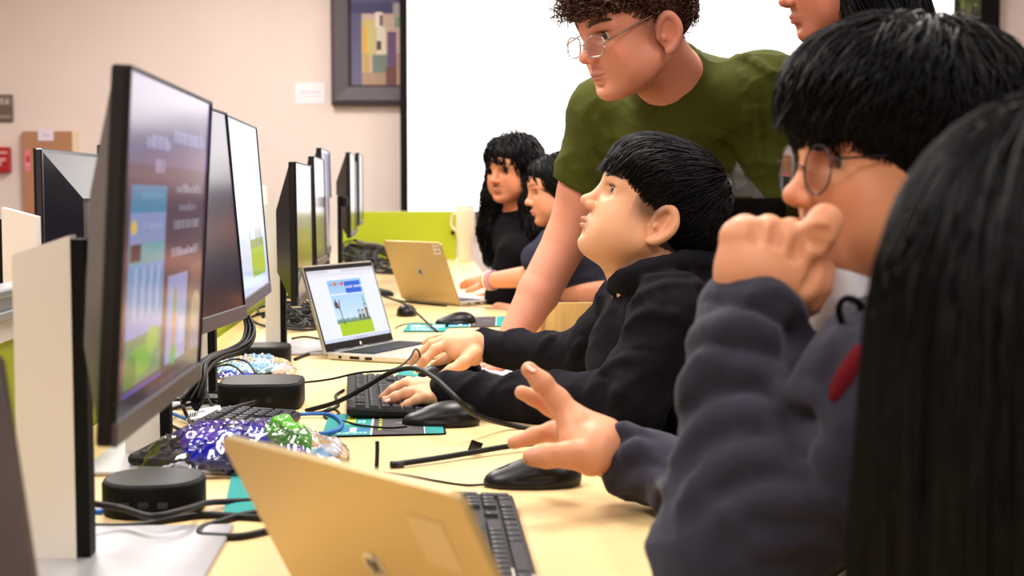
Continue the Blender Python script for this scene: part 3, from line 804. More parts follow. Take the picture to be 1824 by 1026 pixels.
# ================================================================== LAPTOPS
def laptop(label, o, ex, W, D, Ls, lean, pic=None, lidm='silver', keys=True, logo=True):
    R = frame3(ex); r = empty('laptop', o, R, label, 'laptop')
    th = .016
    MB().box((0, -D, .002), (W, 0, th), bev=.003).obj('base', M['silver'], r)
    MB().box((.02, -D * .50, th), (W - .02, -.018, th + .0006)).obj('keyboard_deck', M['key'], r)
    kb = MB(); nx = 15; kw = (W - .05) / nx
    for j in range(5):
        for i in range(nx):
            if j == 4 and 3 < i < 10:
                if i == 4: kb.box((.025 + 4 * kw, -.024 - (j + 1) * .0165 + .001, th), (.025 + 10 * kw - .002, -.024 - j * .0165 - .001, th + .002))
                continue
            kb.box((.025 + i * kw + .001, -.024 - (j + 1) * .0165 + .001, th), (.025 + (i + 1) * kw - .001, -.024 - j * .0165 - .001, th + .002))
    k = kb.obj('keys', M['key'], r); k['kind'] = 'stuff'
    MB().box((W * .33, -D * .95, th), (W * .66, -D * .56, th + .0005)).obj('touchpad', M['silver'], r)
    pr = MB()
    for (y0, y1) in ((.03, .038), (.06, .085), (.10, .118)): pr.box((-.0006, -y1, .005), (.001, -y0, .011))
    pr.obj('side_ports', M['black'], r)
    pr = MB()
    for (y0, y1) in ((.03, .045), (.06, .085)): pr.box((W - .001, -y1, .005), (W + .0006, -y0, .011))
    pr.obj('side_ports', M['black'], r)
    a = math.radians(lean); up = np.array([0, math.sin(a), math.cos(a)]); nb = np.array([0, math.cos(a), -math.sin(a)])
    LR = np.stack([[1, 0, 0], nb, up], axis=1); LO = np.array([0, .004, th - .003])
    le = empty('lid', LO, LR); le.parent = r; le.matrix_parent_inverse = Matrix.Identity(4)
    c = .010
    poly = [(0, 0), (W, 0), (W, Ls - c), (W - c * .3, Ls - c * .3), (W - c, Ls), (c, Ls), (c * .3, Ls - c * .3), (0, Ls - c)]
    mb = MB(); v = [(x, .0, z) for x, z in poly] + [(x, .006, z) for x, z in poly]; n = len(poly)
    mb.add(v, [tuple(range(n)), tuple(range(2 * n - 1, n - 1, -1))] + [(i + n, (i + 1) % n + n, (i + 1) % n, i) for i in range(n)])
    mb.obj('lid_shell', M[lidm], le)
    MB().box((.004, -.0008, .004), (W - .004, 0, Ls - .004)).obj('screen_bezel', M['black'], le)
    if pic is not None: pic.plane('display', (.008, -.0014, Ls - .014), (W - .016, 0, 0), (0, 0, -(Ls - .014 - .022)), M['glossy'], le)
    else: MB().box((.008, -.0014, .022), (W - .008, -.0009, Ls - .012)).obj('display', M['dark_screen'], le)
    if logo:
        lg = MB().lathe([(.0125, 0), (.0125, .0008)], c=(W / 2, .006, Ls / 2), axis=1, n=24)
        lg.obj('logo_disc', M['chrome'], le)
        MB().box((W / 2 - .006, .0066, Ls / 2 - .008), (W / 2 - .004, .0072, Ls / 2 + .010)).box((W / 2 - .004, .0066, Ls / 2 + .002), (W / 2 - .0005, .0072, Ls / 2 + .004)).box((W / 2 - .002, .0066, Ls / 2 - .005), (W / 2, .0072, Ls / 2 + .003)).box((W / 2 + .002, .0066, Ls / 2 - .010), (W / 2 + .004, .0072, Ls / 2 + .005)).box((W / 2 + .004, .0066, Ls / 2 + .003), (W / 2 + .0075, .0072, Ls / 2 + .005)).box((W / 2 + .006, .0066, Ls / 2 - .004), (W / 2 + .0078, .0072, Ls / 2 + .005)).obj('logo_letters', M['gunmetal'], le)
        lb = MB().lathe([(.0045, 0), (.0045, -.0006)], c=(W / 2, -.0012, .011), axis=1, n=16); lb.obj('bezel_logo', M['keymark'], le)
    MB().lathe([(.005, .03), (.005, W - .03)], c=(0, .002, th - .002), axis=0, n=10).obj('hinge', M['gunmetal'], r)
    return r, le
pg = Pic(200, 128, (236, 240, 250))
pg.rect(0, 0, 1, .05, (214, 210, 222)); pg.rect(0, .05, 1, .10, (232, 232, 244)); pg.words(.1, .065, .7, .08, (190, 190, 210), 20, .5); pg.rect(.3, .01, .5, .05, (232, 230, 240)); pg.rect(.0, .10, 1, .17, (238, 240, 250))
x0, x1 = .25, .76
pg.grad(x0, .155, x1, .62, (150, 194, 240), (206, 232, 252)); pg.rect(x0, .34, x1, .37, (226, 238, 250), .8)
pg.grad(x0, .37, x1, .74, (176, 214, 248), (206, 230, 248))
pg.words(x0 + .02, .20, x0 + .07, .23, (60, 90, 190), 21); pg.rect(x0 + .085, .19, x0 + .13, .235, (226, 112, 60)); pg.words(x0 + .145, .20, x0 + .175, .225, (60, 90, 190), 22); pg.rect(x0 + .19, .19, x0 + .23, .235, (226, 90, 60))
pg.rect(.495, .185, .735, .35, (24, 98, 220)); pg.text(int(.505 * 200) - 3, int(.245 * 128), 'Level2 Awesome'.replace('A', 'A'), (236, 240, 250), 1)
pg.rect(x0, .70, x1, .76, (140, 170, 190))
for i in range(26):
    u_ = x0 + .02 * i; hh = (.02, .05, .03, .07, .025)[i % 5]; pg.rect(u_, .755 - hh, u_ + .014, .765, (92, 140, 70) if i % 3 else (70, 120, 60))
pg.rect(x0 + .02, .76, x1 + .01, .94, (172, 204, 20))
pg.line(.355, .79, .335, .55, .010, (70, 52, 40)); pg.line(.335, .56, .30, .45, .010, (60, 44, 36)); pg.line(.335, .56, .355, .44, .010, (76, 56, 42)); pg.disc(.30, .50, .028, .05, (84, 64, 60)); pg.line(.28, .44, .30, .47, .006, (40, 34, 34)); pg.line(.30, .42, .30, .46, .006, (40, 34, 34))
for (u_, t_) in ((.59, .60), (.645, .60), (.705, .52)):
    pg.rect(u_, t_, u_ + .035, .75, (90, 78, 66)); pg.rect(u_ + .009, t_ + .02, u_ + .026, t_ + .07, (232, 240, 250)); pg.rect(u_ + .01, t_ + .10, u_ + .025, .75, (146, 116, 70)); pg.rect(u_ - .004, t_ + .075, u_ + .039, t_ + .088, (60, 54, 50))
pg.rect(.708, .45, .728, .52, (110, 180, 80)); pg.disc(.718, .44, .009, .03, (110, 180, 80)); pg.disc(.722, .60, .009, .016, (190, 70, 60))
pg.rect(0, .955, 1, 1, (206, 214, 236)); pg.words(.42, .97, .64, .985, (100, 120, 170), 25, .7)
lap_mid, _ = laptop('open silver laptop with a slingshot game on its screen, middle of the desk', T(583, 641), (.42, .907, 0), .315, .222, .210, 17.5, pg)
hr = T(610, 1092, .752)
tr_ = np.array([-.0285, .926, TABLE])
hin = np.array([-.0285 + .74 * .09, .926 + .67 * .09, TABLE])
lap_near, near_lid = laptop('large blurred gold-tinted laptop in the foreground, its lid back towards us', hin, (-.67, .742, 0), .309, .215, .192, 28, None, 'lidwarm')
lap_far, far_lid = laptop('far gold-tinted laptop seen from behind with a round emblem and a corner sticker', np.array([-.171, 4.72, TABLE]), (-.67, .742, 0), .315, .222, .222, 22, None, 'lidwarm')
st = Pic(16, 16, (220, 212, 200)); st.words(.1, .15, .9, .4, (150, 130, 120), 31); st.words(.2, .55, .8, .8, (140, 120, 110), 32)
st.plane('sticker', (.045, .0068, .214), (-.036, 0, 0), (0, 0, -.034), M['print'], far_lid)
MB().box((.035, .0062, .118), (.075, .0066, .162), bev=.0001).obj('pale_lid_patch', mat('lid_patch_film', (204, 182, 136), .4), near_lid)  # small rectangle slightly paler than the lid back

# ================================================================== KEYBOARDS
U1 = .019
def key_mesh(w, d=1.0):
    W_, D_ = U1 * w - .0024, U1 * d - .0024
    b = .0016
    v = [(0, 0, 0), (W_, 0, 0), (W_, D_, 0), (0, D_, 0), (b, b, .0042), (W_ - b, b, .0042), (W_ - b, D_ - b, .0042), (b, D_ - b, .0042)]
    mb = MB().add(v, [(3, 2, 1, 0), (4, 5, 6, 7), (0, 1, 5, 4), (1, 2, 6, 5), (2, 3, 7, 6), (3, 0, 4, 7)])
    if w < 3:
        z = .00428
        for (x0, y0, x1, y1) in ((.004, D_ - .0068, .0048, D_ - .0035), (.0048, D_ - .0042, .0066, D_ - .0035), (.0048, D_ - .0056, .0062, D_ - .005)):
            mb.add([(x0, y0, z), (x1, y0, z), (x1, y1, z), (x0, y1, z)], [(0, 1, 2, 3)], 1)
    me = mb.me('key'); me.materials.append(M['key']); me.materials.append(M['keymark']); return me
KM = {}
def layout():
    L = []
    def row(y, items, d=1.0):
        x = 0.0
        for it in items:
            if it < 0: x += -it
            else: L.append((x, y, it, 1.0)); x += it
    row(5.2, [1, -1, 1, 1, 1, 1, -.5, 1, 1, 1, 1, -.5, 1, 1, 1, 1, -.25, 1, 1, 1, -.25, 1, 1, 1, 1])
    row(4, [1] * 13 + [2, -.25, 1, 1, 1, -.25, 1, 1, 1, 1])
    row(3, [1.5] + [1] * 12 + [1.5, -.25, 1, 1, 1, -.25, 1, 1, 1])
    row(2, [1.75] + [1] * 11 + [2.25, -3.5, 1, 1, 1])
    row(1, [2.25] + [1] * 10 + [2.75, -1.25, 1, -1.25, 1, 1, 1])
    row(0, [1.25, 1.25, 1.25, 6.25, 1.25, 1.25, 1.25, 1.25, -.25, 1, 1, 1, -.25, 2, 1])
    L.append((21.5, 2, 1, 2.0)); L.append((21.5, 0, 1, 2.0))
    return L
LAY = layout()
def keyboard(label, o, ex, tilt=3.0):
    ex = nz(ex); a = math.radians(tilt)
    ez = np.array([0, 0, 1.0]); ey = np.cross(ez, ex)
    ey2 = ey * math.cos(a) + ez * math.sin(a); ez2 = np.cross(ex, ey2)
    R = np.stack([ex, ey2, ez2], axis=1)
    r = empty('keyboard', np.asarray(o) + [0, 0, .004], R, label, 'keyboard')
    W_, D_ = .444, .136
    v = [(0, 0, -.002), (W_, 0, -.002), (W_, D_, -.006), (0, D_, -.006), (0, 0, .010), (W_, 0, .010), (W_, D_, .012), (0, D_, .012)]
    MB().box((0, 0, -.004), (W_, D_, .0105), bev=.004).obj('case', M['kbd'], r)
    ft = MB().box((.03, D_ - .03, -.012), (.06, D_ - .01, -.004)).box((W_ - .06, D_ - .03, -.012), (W_ - .03, D_ - .01, -.004)); ft.obj('feet', M['kbd'], r)
    for (x, y, w_, d_) in LAY:
        if (w_, d_) not in KM: KM[(w_, d_)] = key_mesh(w_, d_)
        k = bpy.data.objects.new('key', KM[(w_, d_)]); C.objects.link(k); k.parent = r; k.location = (.008 + x * U1, .006 + y * U1, .0105)
    return r
keyboard('black keyboard at the lower middle, right of the foreground laptop lid', np.array([.030, 1.245, TABLE]), U)
kb_mid = keyboard('black keyboard under the hand of the boy in the black hoodie', T(762, 748), nz([-.115, 1, 0]), 4)
keyboard('black keyboard at the left, half covered by the purple candy bag', np.array([-.395, 1.90, TABLE]), nz([.09, 1, 0]), 3)
# two more keyboards far away on the desk
keyboard('black keyboard on the far desk left of the far gold-tinted laptop', T(702, 528), nz([-.35, 1, 0]), 3)
keyboard('black keyboard farthest away in the cable heap', T(680, 478), nz([-.25, 1, 0]), 3)

# ================================================================== MICE
ms = Sdf()
ms.ell((-.020, 0, .010), (.040, .032, .028)).ell((.024, 0, .004), (.038, .029, .020), k=.03)
ms.cone((.01, 0, .030), (.062, 0, .014), .0007, .0007, k=.0015, op='s')
ms.cone((-.03, .033, .014), (.05, .031, .010), .002, .002, k=.003, op='s').cone((-.03, -.033, .014), (.05, -.031, .010), .002, .002, k=.003, op='s')
ms.ell((.036, 0, .022), (.010, .0035, .006), k=.002, op='s')
mv, mf = ms.mesh(.0022)
mv[:, 2] = np.maximum(mv[:, 2], .001)
mouse_me = mesh('shell', mv, mf, True); mouse_me.materials.append(mat('mouse_plastic', (10, 9, 11), .36, spec=.3))
wheel_me = MB().lathe([(.0, -.0028), (.006, -.0028), (.0068, 0), (.006, .0028), (0, .0028)], axis=1, n=16).me('wheel'); wheel_me.materials.append(M['gunmetal'])
pad_me = MB().box((-.03, -.024, 0), (.045, .024, .0016)).me('foot_pad'); pad_me.materials.append(M['blackmatte'])
def mouse(label, o, yaw, k=1.0):
    a = math.radians(yaw); ex = np.array([math.cos(a), math.sin(a), 0])
    r = empty('mouse', o, np.stack([ex, np.cross([0, 0, 1.0], ex), [0, 0, 1.0]], axis=1), label, 'mouse')
    r.scale = (k, k, k)
    link('shell', mouse_me, None, r); wv = link('wheel', wheel_me, None, r); wv.location = (.036, 0, .018); link('foot_pad', pad_me, None, r)
    return r
mouse('black mouse lying on the teal and grey mousepad, foreground of the boy', T(787, 757), 184, 1.06)
mouse('black mouse under the open hand of the student with the fist at the mouth', T(950, 864), 184, 1.06)
mouse('black mouse beyond the game laptop on the far mousepad', T(812, 578), 188, .98)
mouse('black mouse under the boy\'s far hand beside the laptop', T(803, 672, TABLE + .003), 195, 1.1)
mouse('black mouse seen from its end, near the cable beyond the game laptop', T(724, 562), 95, .95)

# ================================================================== MOUSEPADS
def pad(label, corners, pic):
    c = [np.asarray(p) for p in corners]     # near-left, near-right, far-right, far-left
    r = empty('mousepad', c[0], None, label, 'mousepad'); th = np.array([0, 0, .003])
    q_ = [p - c[0] for p in c]
    MB().add(q_ + [p + th for p in q_], [(3, 2, 1, 0), (4, 5, 6, 7), (0, 1, 5, 4), (1, 2, 6, 5), (2, 3, 7, 6), (3, 0, 4, 7)]).obj('base', M['blackmatte'], r)
    pic.plane('print', q_[3] + th + [0, 0, .0003], q_[2] - q_[3], q_[0] - q_[3], M['teal'], r)
    return r
tl, gr, ye = (8, 140, 136), (62, 56, 62), (196, 208, 50)
def pic_pad(w=110, h=60, sd=0):
    p = Pic(w, h, gr); p.rect(0, 0, .40, 1, tl); p.rect(.395, 0, .405, 1, (230, 236, 236)); p.rect(.84, 0, 1, 1, tl); p.rect(.835, 0, .842, 1, (220, 226, 226))
    p.rect(.17, .08, .25, .5, ye, .8); p.words(.27, .05, .34, .2, (200, 230, 230), 1 + sd); p.words(.27, .28, .34, .45, (190, 226, 226), 2 + sd)
    p.rect(.05, .70, .38, .84, (40, 110, 180), .8); p.rect(.22, .66, .27, .86, (240, 244, 250)); p.words(.06, .86, .36, .93, (190, 226, 226), 3 + sd)
    for i in range(6): p.rect(.455, .12 + .12 * i, .485, .20 + .12 * i, ye)
    p.words(.60, .45, .78, .50, (190, 190, 194), 4 + sd, .5); return p
pad('teal and grey printed mousepad in front of the boy, under the clear black mouse', [T(573, 780), T(795, 774), T(785, 738), T(586, 742)], pic_pad())
pad('teal mousepad under the boy\'s far hand', [T(700, 684), T(888, 680), T(870, 652), T(716, 655)], pic_pad(sd=5))
p5 = Pic(60, 30, tl); p5.words(.1, .2, .9, .5, (230, 240, 240), 40); p5.words(.15, .6, .8, .85, (200, 230, 230), 41)
pad('small teal mousepad with white print just beyond the game laptop', [T(718, 592), T(792, 592), T(800, 578), T(728, 578)], p5)
pad('grey and teal mousepad under the far mouse', [T(792, 585), T(896, 580), T(900, 565), T(800, 567)], pic_pad(sd=9))
p6 = Pic(60, 60, tl); p6.words(.3, .75, .95, .86, (236, 244, 246), 50); p6.words(.3, .9, .95, .98, (226, 240, 246), 51); p6.rect(.25, .1, .9, .6, (20, 50, 100), .9); p6.disc(.55, .3, .12, .2, (210, 220, 236))
pad('teal mousepad sticking out left of the foreground laptop', [T(397, 925), T(600, 925), T(590, 815), T(420, 815)], p6)

# ================================================================== DOCKS
def dock(label, c, R_, H, sq=3.5):
    r = empty('docking_station', c, RD, label, 'dock')
    MB().lathe([(R_ * .96, .001), (R_, .004), (R_, H - .004), (R_ * .97, H)], n=48, sq=sq).obj('body', M['blackmatte'], r)
    MB().lathe([(R_ * .93, H), (R_ * .92, H + .0012)], n=48, sq=sq).obj('top_plate', M['black'], r)
    pt = MB()
    for i in range(3): pt.box((-.03 + .022 * i, -R_ - .0006, H * .35), (-.018 + .022 * i, -R_ + .002, H * .55))
    pt.obj('ports', M['gunmetal'], r)
    return r
dock('round black docking box at the foot of the nearest monitor', T(276, 908), .060, .040, 2.4)
dock('square black docking box behind the left keyboard', T(467, 722), .074, .046, 5)
dock('black docking box by the white stand, behind the small blue bag', T(470, 648), .060, .042, 3)
dock('black docking box in the dark cable heap right of the third monitor', T(522, 578), .062, .045, 3)
dock('black box farthest away in the cable heap', T(640, 470), .08, .05, 4)

# ================================================================== CABLES
def cable(label, pts, r, m='cable', cat='cable', group=None, n=8):
    """pts: (px x, px y, height above the desk)"""
    w_ = [T(p[0], p[1], TABLE + r + (p[2] if len(p) > 2 else 0)) for p in pts]
    o = tube('cable', w_, r, M[m], None, n)
    prop(o, label, cat, group); return o
def lift(pts, dep):
    return [P(x, y, d) for (x, y), d in zip(pts, dep)]
o = tube('cable', [P(545, 732, 2.44), P(600, 716, 2.42), P(650, 690, 2.40), P(695, 664, 2.38), P(738, 656, 2.32), P(775, 674, 2.22), P(812, 708, 2.14), P(845, 738, 2.16), P(900, 755, 2.24), P(960, 766, 2.24), P(1010, 770, 2.22)], .0042, M['cablegrey'], None, 10)
prop(o, 'thick black cable arching over the middle keyboard to the right', 'cable')
o = tube('cable', [P(372, 684, 2.66), P(450, 681, 2.66), P(525, 682, 2.66), P(585, 676, 2.63), P(640, 664, 2.62), P(700, 658, 2.6), P(728, 640, 2.68), P(740, 622, 2.74), P(748, 634, 2.78), P(747, 668, 2.82), P(757, 674, 2.86)], .002, M['cable'], None, 8)
prop(o, 'thin black mouse cable looping up beside the boy\'s far hand', 'cable')
cable('thin black cable curling below the middle keyboard to the clear mouse', [(575, 733, 0), (590, 727, 0), (604, 736, 0), (585, 746, 0), (577, 738, .002), (595, 745, 0), (640, 757, .004), (690, 762, .005), (724, 760, .01)], .0018)
cable('short black cable wiggling left of the middle keyboard', [(545, 736, 0), (575, 734, 0), (602, 722, 0), (598, 705, 0), (612, 695, 0)], .0028)
cable('blue network cable beside the teal and grey mousepad', [(535, 738, .004), (560, 737, .004), (590, 739, .004), (608, 752, .004), (604, 764, .004), (585, 771, .004), (568, 772, .004)], .003, 'blue')
cable('blue network cable running under the nearest monitor', [(290, 730, .004), (320, 742, .006), (345, 752, .004), (380, 765, .002)], .0032, 'blue')
cable('black charging cable lying on the desk before the open hand', [(697, 828, .001), (725, 824, .002), (780, 816, .003), (840, 806, .004), (905, 795, .006), (950, 790, .006)], .0042)
t0 = T(700, 828, TABLE + .006)
o = MB().box((-.010, -.005, -.004), (.010, .005, .004), bev=.0015).obj('cable_plug', M['gunmetal']); o.location = T(707, 827, TABLE + .005); o.rotation_euler = (0, 0, .1)
prop(o, 'small black plug at the left end of the charging cable', 'plug')
o = MB().box((-.009, -.001, 0), (.009, .001, .017), bev=.0006).obj('cable_tag', M['gunmetal']); o.location = T(843, 805, TABLE + .004); o.rotation_euler = (.2, .35, .2)
prop(o, 'little folded dark tag standing on the charging cable', 'tag')
cable('thin black cord from the near mouse to the foreground laptop', [(650, 848, .0), (672, 841, .0), (720, 846, 0), (780, 857, 0), (830, 864, 0), (878, 862, .004)], .0016)
o = tube('cable', [T(670, 842, TABLE + .003), P(671, 830, 1.9), P(672, 805, 1.9), P(672, 786, 1.9)], [.0028, .003, .003, .0024][0], M['cablegrey'], None, 8)
prop(o, 'stub of black cable standing upright beyond the foreground laptop', 'cable')
cable('black cable from the game laptop past the far mouse', [(690, 530, .0), (715, 536, 0), (750, 541, 0), (795, 545, 0)], .003)
o = tube('cable', [P(684, 528, 4.4), P(720, 541, 4.3), P(745, 560, 4.1), P(770, 583, 3.9), P(790, 597, 3.75)], .0034, M['cable'], None, 8)
prop(o, 'black cable running down behind the game laptop', 'cable')
cable('thin cord at the left of the small teal mousepad', [(704, 585, 0), (712, 580, 0), (735, 576, 0), (770, 577, .003)], .0018)
cable('black cable behind the foot of the white stand by the game laptop', [(520, 603, .006), (545, 600, .006), (580, 606, 0)], .003)
cable('black cable between the docking box and the game laptop', [(525, 640, 0), (550, 630, 0), (590, 626, 0)], .0036)
cable('black cable sagging along the near docking box', [(158, 896, .03), (215, 905, .022), (270, 920, .02), (330, 908, .02), (368, 896, .01), (420, 893, 0), (500, 890, 0)], .0038, 'cablegrey')
cable('black cable lying on the desk below the near docking box', [(150, 938, 0), (240, 937, 0), (300, 925, 0), (370, 917, 0), (440, 921, 0), (520, 925, 0)], .0042)
cable('black cable hooking down beside the silver base plate', [(500, 905, 0), (430, 918, .0), (390, 930, 0), (362, 940, 0), (356, 952, 0), (380, 955, 0), (430, 955, 0), (500, 940, 0)], .0042)
cable('short blue network plug cable at the near docking box', [(150, 905, .012), (165, 911, .012), (182, 912, .012)], .004, 'blue')
# bundle hanging below the second and third monitors
rb = random.Random(5)
for i in range(9):
    ox, oy = rb.uniform(-8, 8), rb.uniform(-6, 6)
    pts = [P(440 + ox * .5, 568 + oy, 2.35), P(446 + ox, 590 + oy, 2.33), P(438 + ox, 612 + oy, 2.30), P(415 + ox, 626 + oy, 2.26), P(385 + ox, 636 + oy, 2.18), P(362 + ox, 655 + oy * 2, 2.08), P(358 + ox, 690 + oy * 3, 2.02), P(340 + ox * 2, 720 + oy * 2, 2.0)]
    o = tube('cable', pts, .0032, M['cable'], None, 6)
    prop(o, 'black cable in the bundle drooping below the second and third monitors', 'cable', 'cables of the drooping bundle')
for i, (lab, pts, r_) in enumerate([
    ('black cable loop crossing over the small blue bag, left one', [(345, 668, .05), (380, 655, .05), (410, 650, .05), (432, 665, .045), (441, 688, .02)], .0022),
    ('black cable loop crossing over the small blue bag, right one', [(385, 650, .05), (415, 640, .055), (440, 645, .05), (455, 665, .035), (459, 678, .02)], .0022),
    ('black cable hanging in front of the barcode label', [(350, 660, .06), (364, 690, .04), (375, 718, .02), (392, 740, .004)], .003),
    ('black cable descending left of the barcode label', [(322, 690, .04), (325, 720, .03), (335, 745, .01), (348, 770, 0)], .003),
    ('black cable lying left of the left keyboard', [(276, 740, .01), (300, 755, .004), (318, 764, .002), (345, 775, 0)], .003),
    ('black cable bending behind the barcode label', [(300, 730, .01), (330, 722, .01), (380, 716, .01), (400, 722, .006), (410, 728, .004)], .0036),
    ('black cable in the clutter above the left keyboard', [(300, 712, .01), (350, 712, .01), (400, 712, .008), (440, 714, .005)], .003),
    ('black cable under the nearest monitor lower edge', [(280, 715, .0), (310, 700, .01), (350, 690, .01), (388, 700, .005)], .003)]):
    cable(lab, pts, r_)
# heaps further along the row: each cable on its own
def heap(label, n, xr, yr, spx, spy, hz, r0, r1, clampf):
    V, Fq = [], []
    for i in range(n):
        x0, y0 = rb.uniform(*xr), rb.uniform(*yr); c0 = T(x0, y0, TABLE); ph = rb.uniform(0, 6.28); R_ = rb.uniform(.03, .09) * spx; pts = []
        ex_, ey_, hh = rb.uniform(.6, 1.4), rb.uniform(.6, 1.4), rb.uniform(.2, 1) * hz
        for k in range(rb.randint(5, 9)):
            a = ph + k * 1.05; pts.append(clampf(c0 + np.array([R_ * ex_ * math.cos(a) + rb.uniform(-.01, .01), R_ * ey_ * spy * math.sin(a), .012 + hh * (.5 + .5 * math.sin(k * .9 + ph))])))
        v_, f_ = tube_arrays(catmull(pts, 6), rb.uniform(r0, r1), 6); o_ = len(V); V += list(v_); Fq += [tuple(q + o_ for q in f) for f in f_]
    o = link('cable_heap', mesh('cable_heap', V, Fq, True), M['cable']); prop(o, label, 'cables', None, 'stuff'); return o
heap('tangled heap of black cables on the dock right of the third monitor', 22, (495, 545), (575, 592), .9, 1.2, .07, .003, .0045, lambda p: p)
heap('long tangled heap of dark cables before the green end panel', 46, (605, 700), (450, 490), 2.0, 1.6, .13, .005, .008, lambda p: np.array([min(max(p[0], -1.0), -.36), p[1], p[2]]))
prop(tube('cable', [P(632, 428, 6.0), P(645, 433, 6.1), P(672, 436, 6.4), P(700, 448, 6.6), P(715, 470, 6.6)], .007, M['cable'], None, 6), 'dark cable curving in front of the green end panel', 'cable')
# barcode label on white cable strap
pb = Pic(60, 24, (236, 236, 238))
for i in range(22): pb.rect(.06 + i * .022, .35, .06 + i * .022 + rb.choice([.006, .012]), .85, (40, 40, 44))
pb.words(.06, .1, .5, .25, (90, 90, 96), 60); pb.rect(.62, .2, .95, .8, (224, 220, 210))
r = empty('barcode_label', T(332, 748, TABLE + .012), None, 'white barcode label wrapped on a cable behind the left keyboard', 'label')
q0 = [T(332, 748, TABLE + .012), T(398, 738, TABLE + .02), T(392, 722, TABLE + .024), T(336, 732, TABLE + .02)]
pb.plane('print', q0[3] - q0[0] + [0, 0, .0005], q0[2] - q0[3], q0[0] - q0[3], M['print'], r)
MB().add([p - q0[0] + np.array([0, 0, dz]) for dz in (-.002, 0) for p in q0], [(3, 2, 1, 0), (4, 5, 6, 7), (0, 1, 5, 4), (1, 2, 6, 5), (2, 3, 7, 6), (3, 0, 4, 7)]).obj('sheet', M['paper'], r)
prop(tube('cable', [T(398, 732, TABLE + .02), T(415, 727, TABLE + .02), T(432, 722, TABLE + .02), T(455, 716, TABLE + .02)], .004, M['cable'], None), 'ribbed black plug entering the square docking box', 'plug')

# ================================================================== PLASTIC BAGS
M['film'] = film_mat('clear_plastic_film', (.94, .94, .97), .03, 1.1, .09)
CANDY = {'purple': mat('purple_wrapper', (92, 46, 176), .28, coat=.6), 'blue': mat('blue_wrapper', (14, 24, 186), .25, coat=.6), 'navy': mat('navy_wrapper', (18, 34, 110), .3, coat=.6), 'green': mat('green_wrapper', (92, 190, 24), .3, coat=.5),
         'sky': mat('sky_wrapper', (128, 190, 232), .3, coat=.5), 'white': mat('white_wrapper', (232, 232, 240), .3, coat=.5)}
def bag(name, label, c, ax, ay, h, contents, yaw=0, seed=0):
    a = math.radians(yaw); ex = np.array([math.cos(a), math.sin(a), 0])
    r = empty(name, c, np.stack([ex, np.cross([0, 0, 1.0], ex), [0, 0, 1.0]], axis=1), label, 'bag')
    n, m = 64, 44
    yy, xx = np.mgrid[0:m + 1, 0:n + 1]; u, v = xx / n * 2 - 1, yy / m * 2 - 1
    rr_ = np.maximum(np.abs(u) ** 3 + np.abs(v) ** 3, 1e-6) ** (1 / 3)
    q_ = np.stack([(u * ax).ravel(), (v * ay).ravel(), np.zeros(u.size)], 1)
    top = h * np.clip(1 - rr_.ravel() ** 2.2, 0, 1) ** .6
    cr = ridge(q_ + seed, 55, seed) * .006 + ridge(q_ + seed, 140, seed + 1) * .003 + wob(q_, 320, seed) * .0012
    z = top + cr * (.35 + np.clip(1 - rr_.ravel(), 0, 1) ** .4) + .006
    q_[:, 2] = np.maximum(z, .0015); q_[:, 0] += wob(q_, 30, seed) * .008; q_[:, 1] += wob(q_, 34, seed + 2) * .008
    i = (np.arange(m)[:, None] * (n + 1) + np.arange(n)[None, :]).ravel(); Fq = np.stack([i, i + 1, i + n + 2, i + n + 1], 1)
    link('film', mesh('film', q_, Fq, True), M['film'], r)
    for (x, y, sx, sy, sz, col, yw) in contents:
        s_ = Sdf().ell((0, 0, 0), (sx, sy, sz)); vv, ff = s_.mesh(min(sx, sy, sz) * .28)
        vv = vv + (ridge(vv + x, 70, x * 50) * .006 + ridge(vv - x, 190, x * 30) * .002)[:, None] * nz([.2, .3, 1]); ca, sa = math.cos(yw), math.sin(yw)
        vv = vv @ np.array([[ca, sa, 0], [-sa, ca, 0], [0, 0, 1.0]]) + np.array([x, y, max(sz * .9, .006)]); vv[:, 2] = np.maximum(vv[:, 2], .001)
        link('wrapped_sweet', mesh('wrapped_sweet', vv, ff, True), CANDY[col], r)
    return r
bag('candy_bag', 'clear plastic bag of purple, blue and green sweets behind the foreground laptop', T(436, 826), .140, .110, .050,
    [(-.03, .03, .05, .03, .022, 'purple', .3), (.03, .05, .05, .028, .026, 'purple', -.2), (.0, -.01, .042, .03, .03, 'blue', .2), (-.05, -.02, .035, .026, .02, 'blue', -.4), (.055, .01, .04, .024, .03, 'green', .1),
     (.05, .035, .03, .02, .033, 'green', .5), (.09, -.01, .035, .04, .009, 'sky', 0), (-.09, .0, .03, .03, .009, 'sky', .2), (.0, -.06, .06, .03, .016, 'navy', .1), (.05, -.05, .045, .026, .018, 'purple', .3), (.1, .04, .035, .03, .008, 'white', .3), (-.085, -.04, .03, .02, .005, 'white', 0), (-.06, .045, .04, .03, .024, 'purple', .6), (-.02, -.045, .05, .022, .02, 'blue', .3), (.02, .075, .04, .02, .018, 'purple', 0)], 3, 1.0)
bag('small_candy_bag', 'small clear plastic bag with light blue contents beside the docking boxes', T(447, 668), .095, .085, .030,
    [(-.03, .01, .05, .04, .010, 'sky', .2), (.02, .03, .04, .03, .012, 'sky', -.3), (-.03, -.055, .05, .008, .006, 'blue', 0), (.06, .02, .022, .014, .010, 'white', .6), (-.06, .03, .02, .02, .012, 'green', 0)], 0, 4.0)

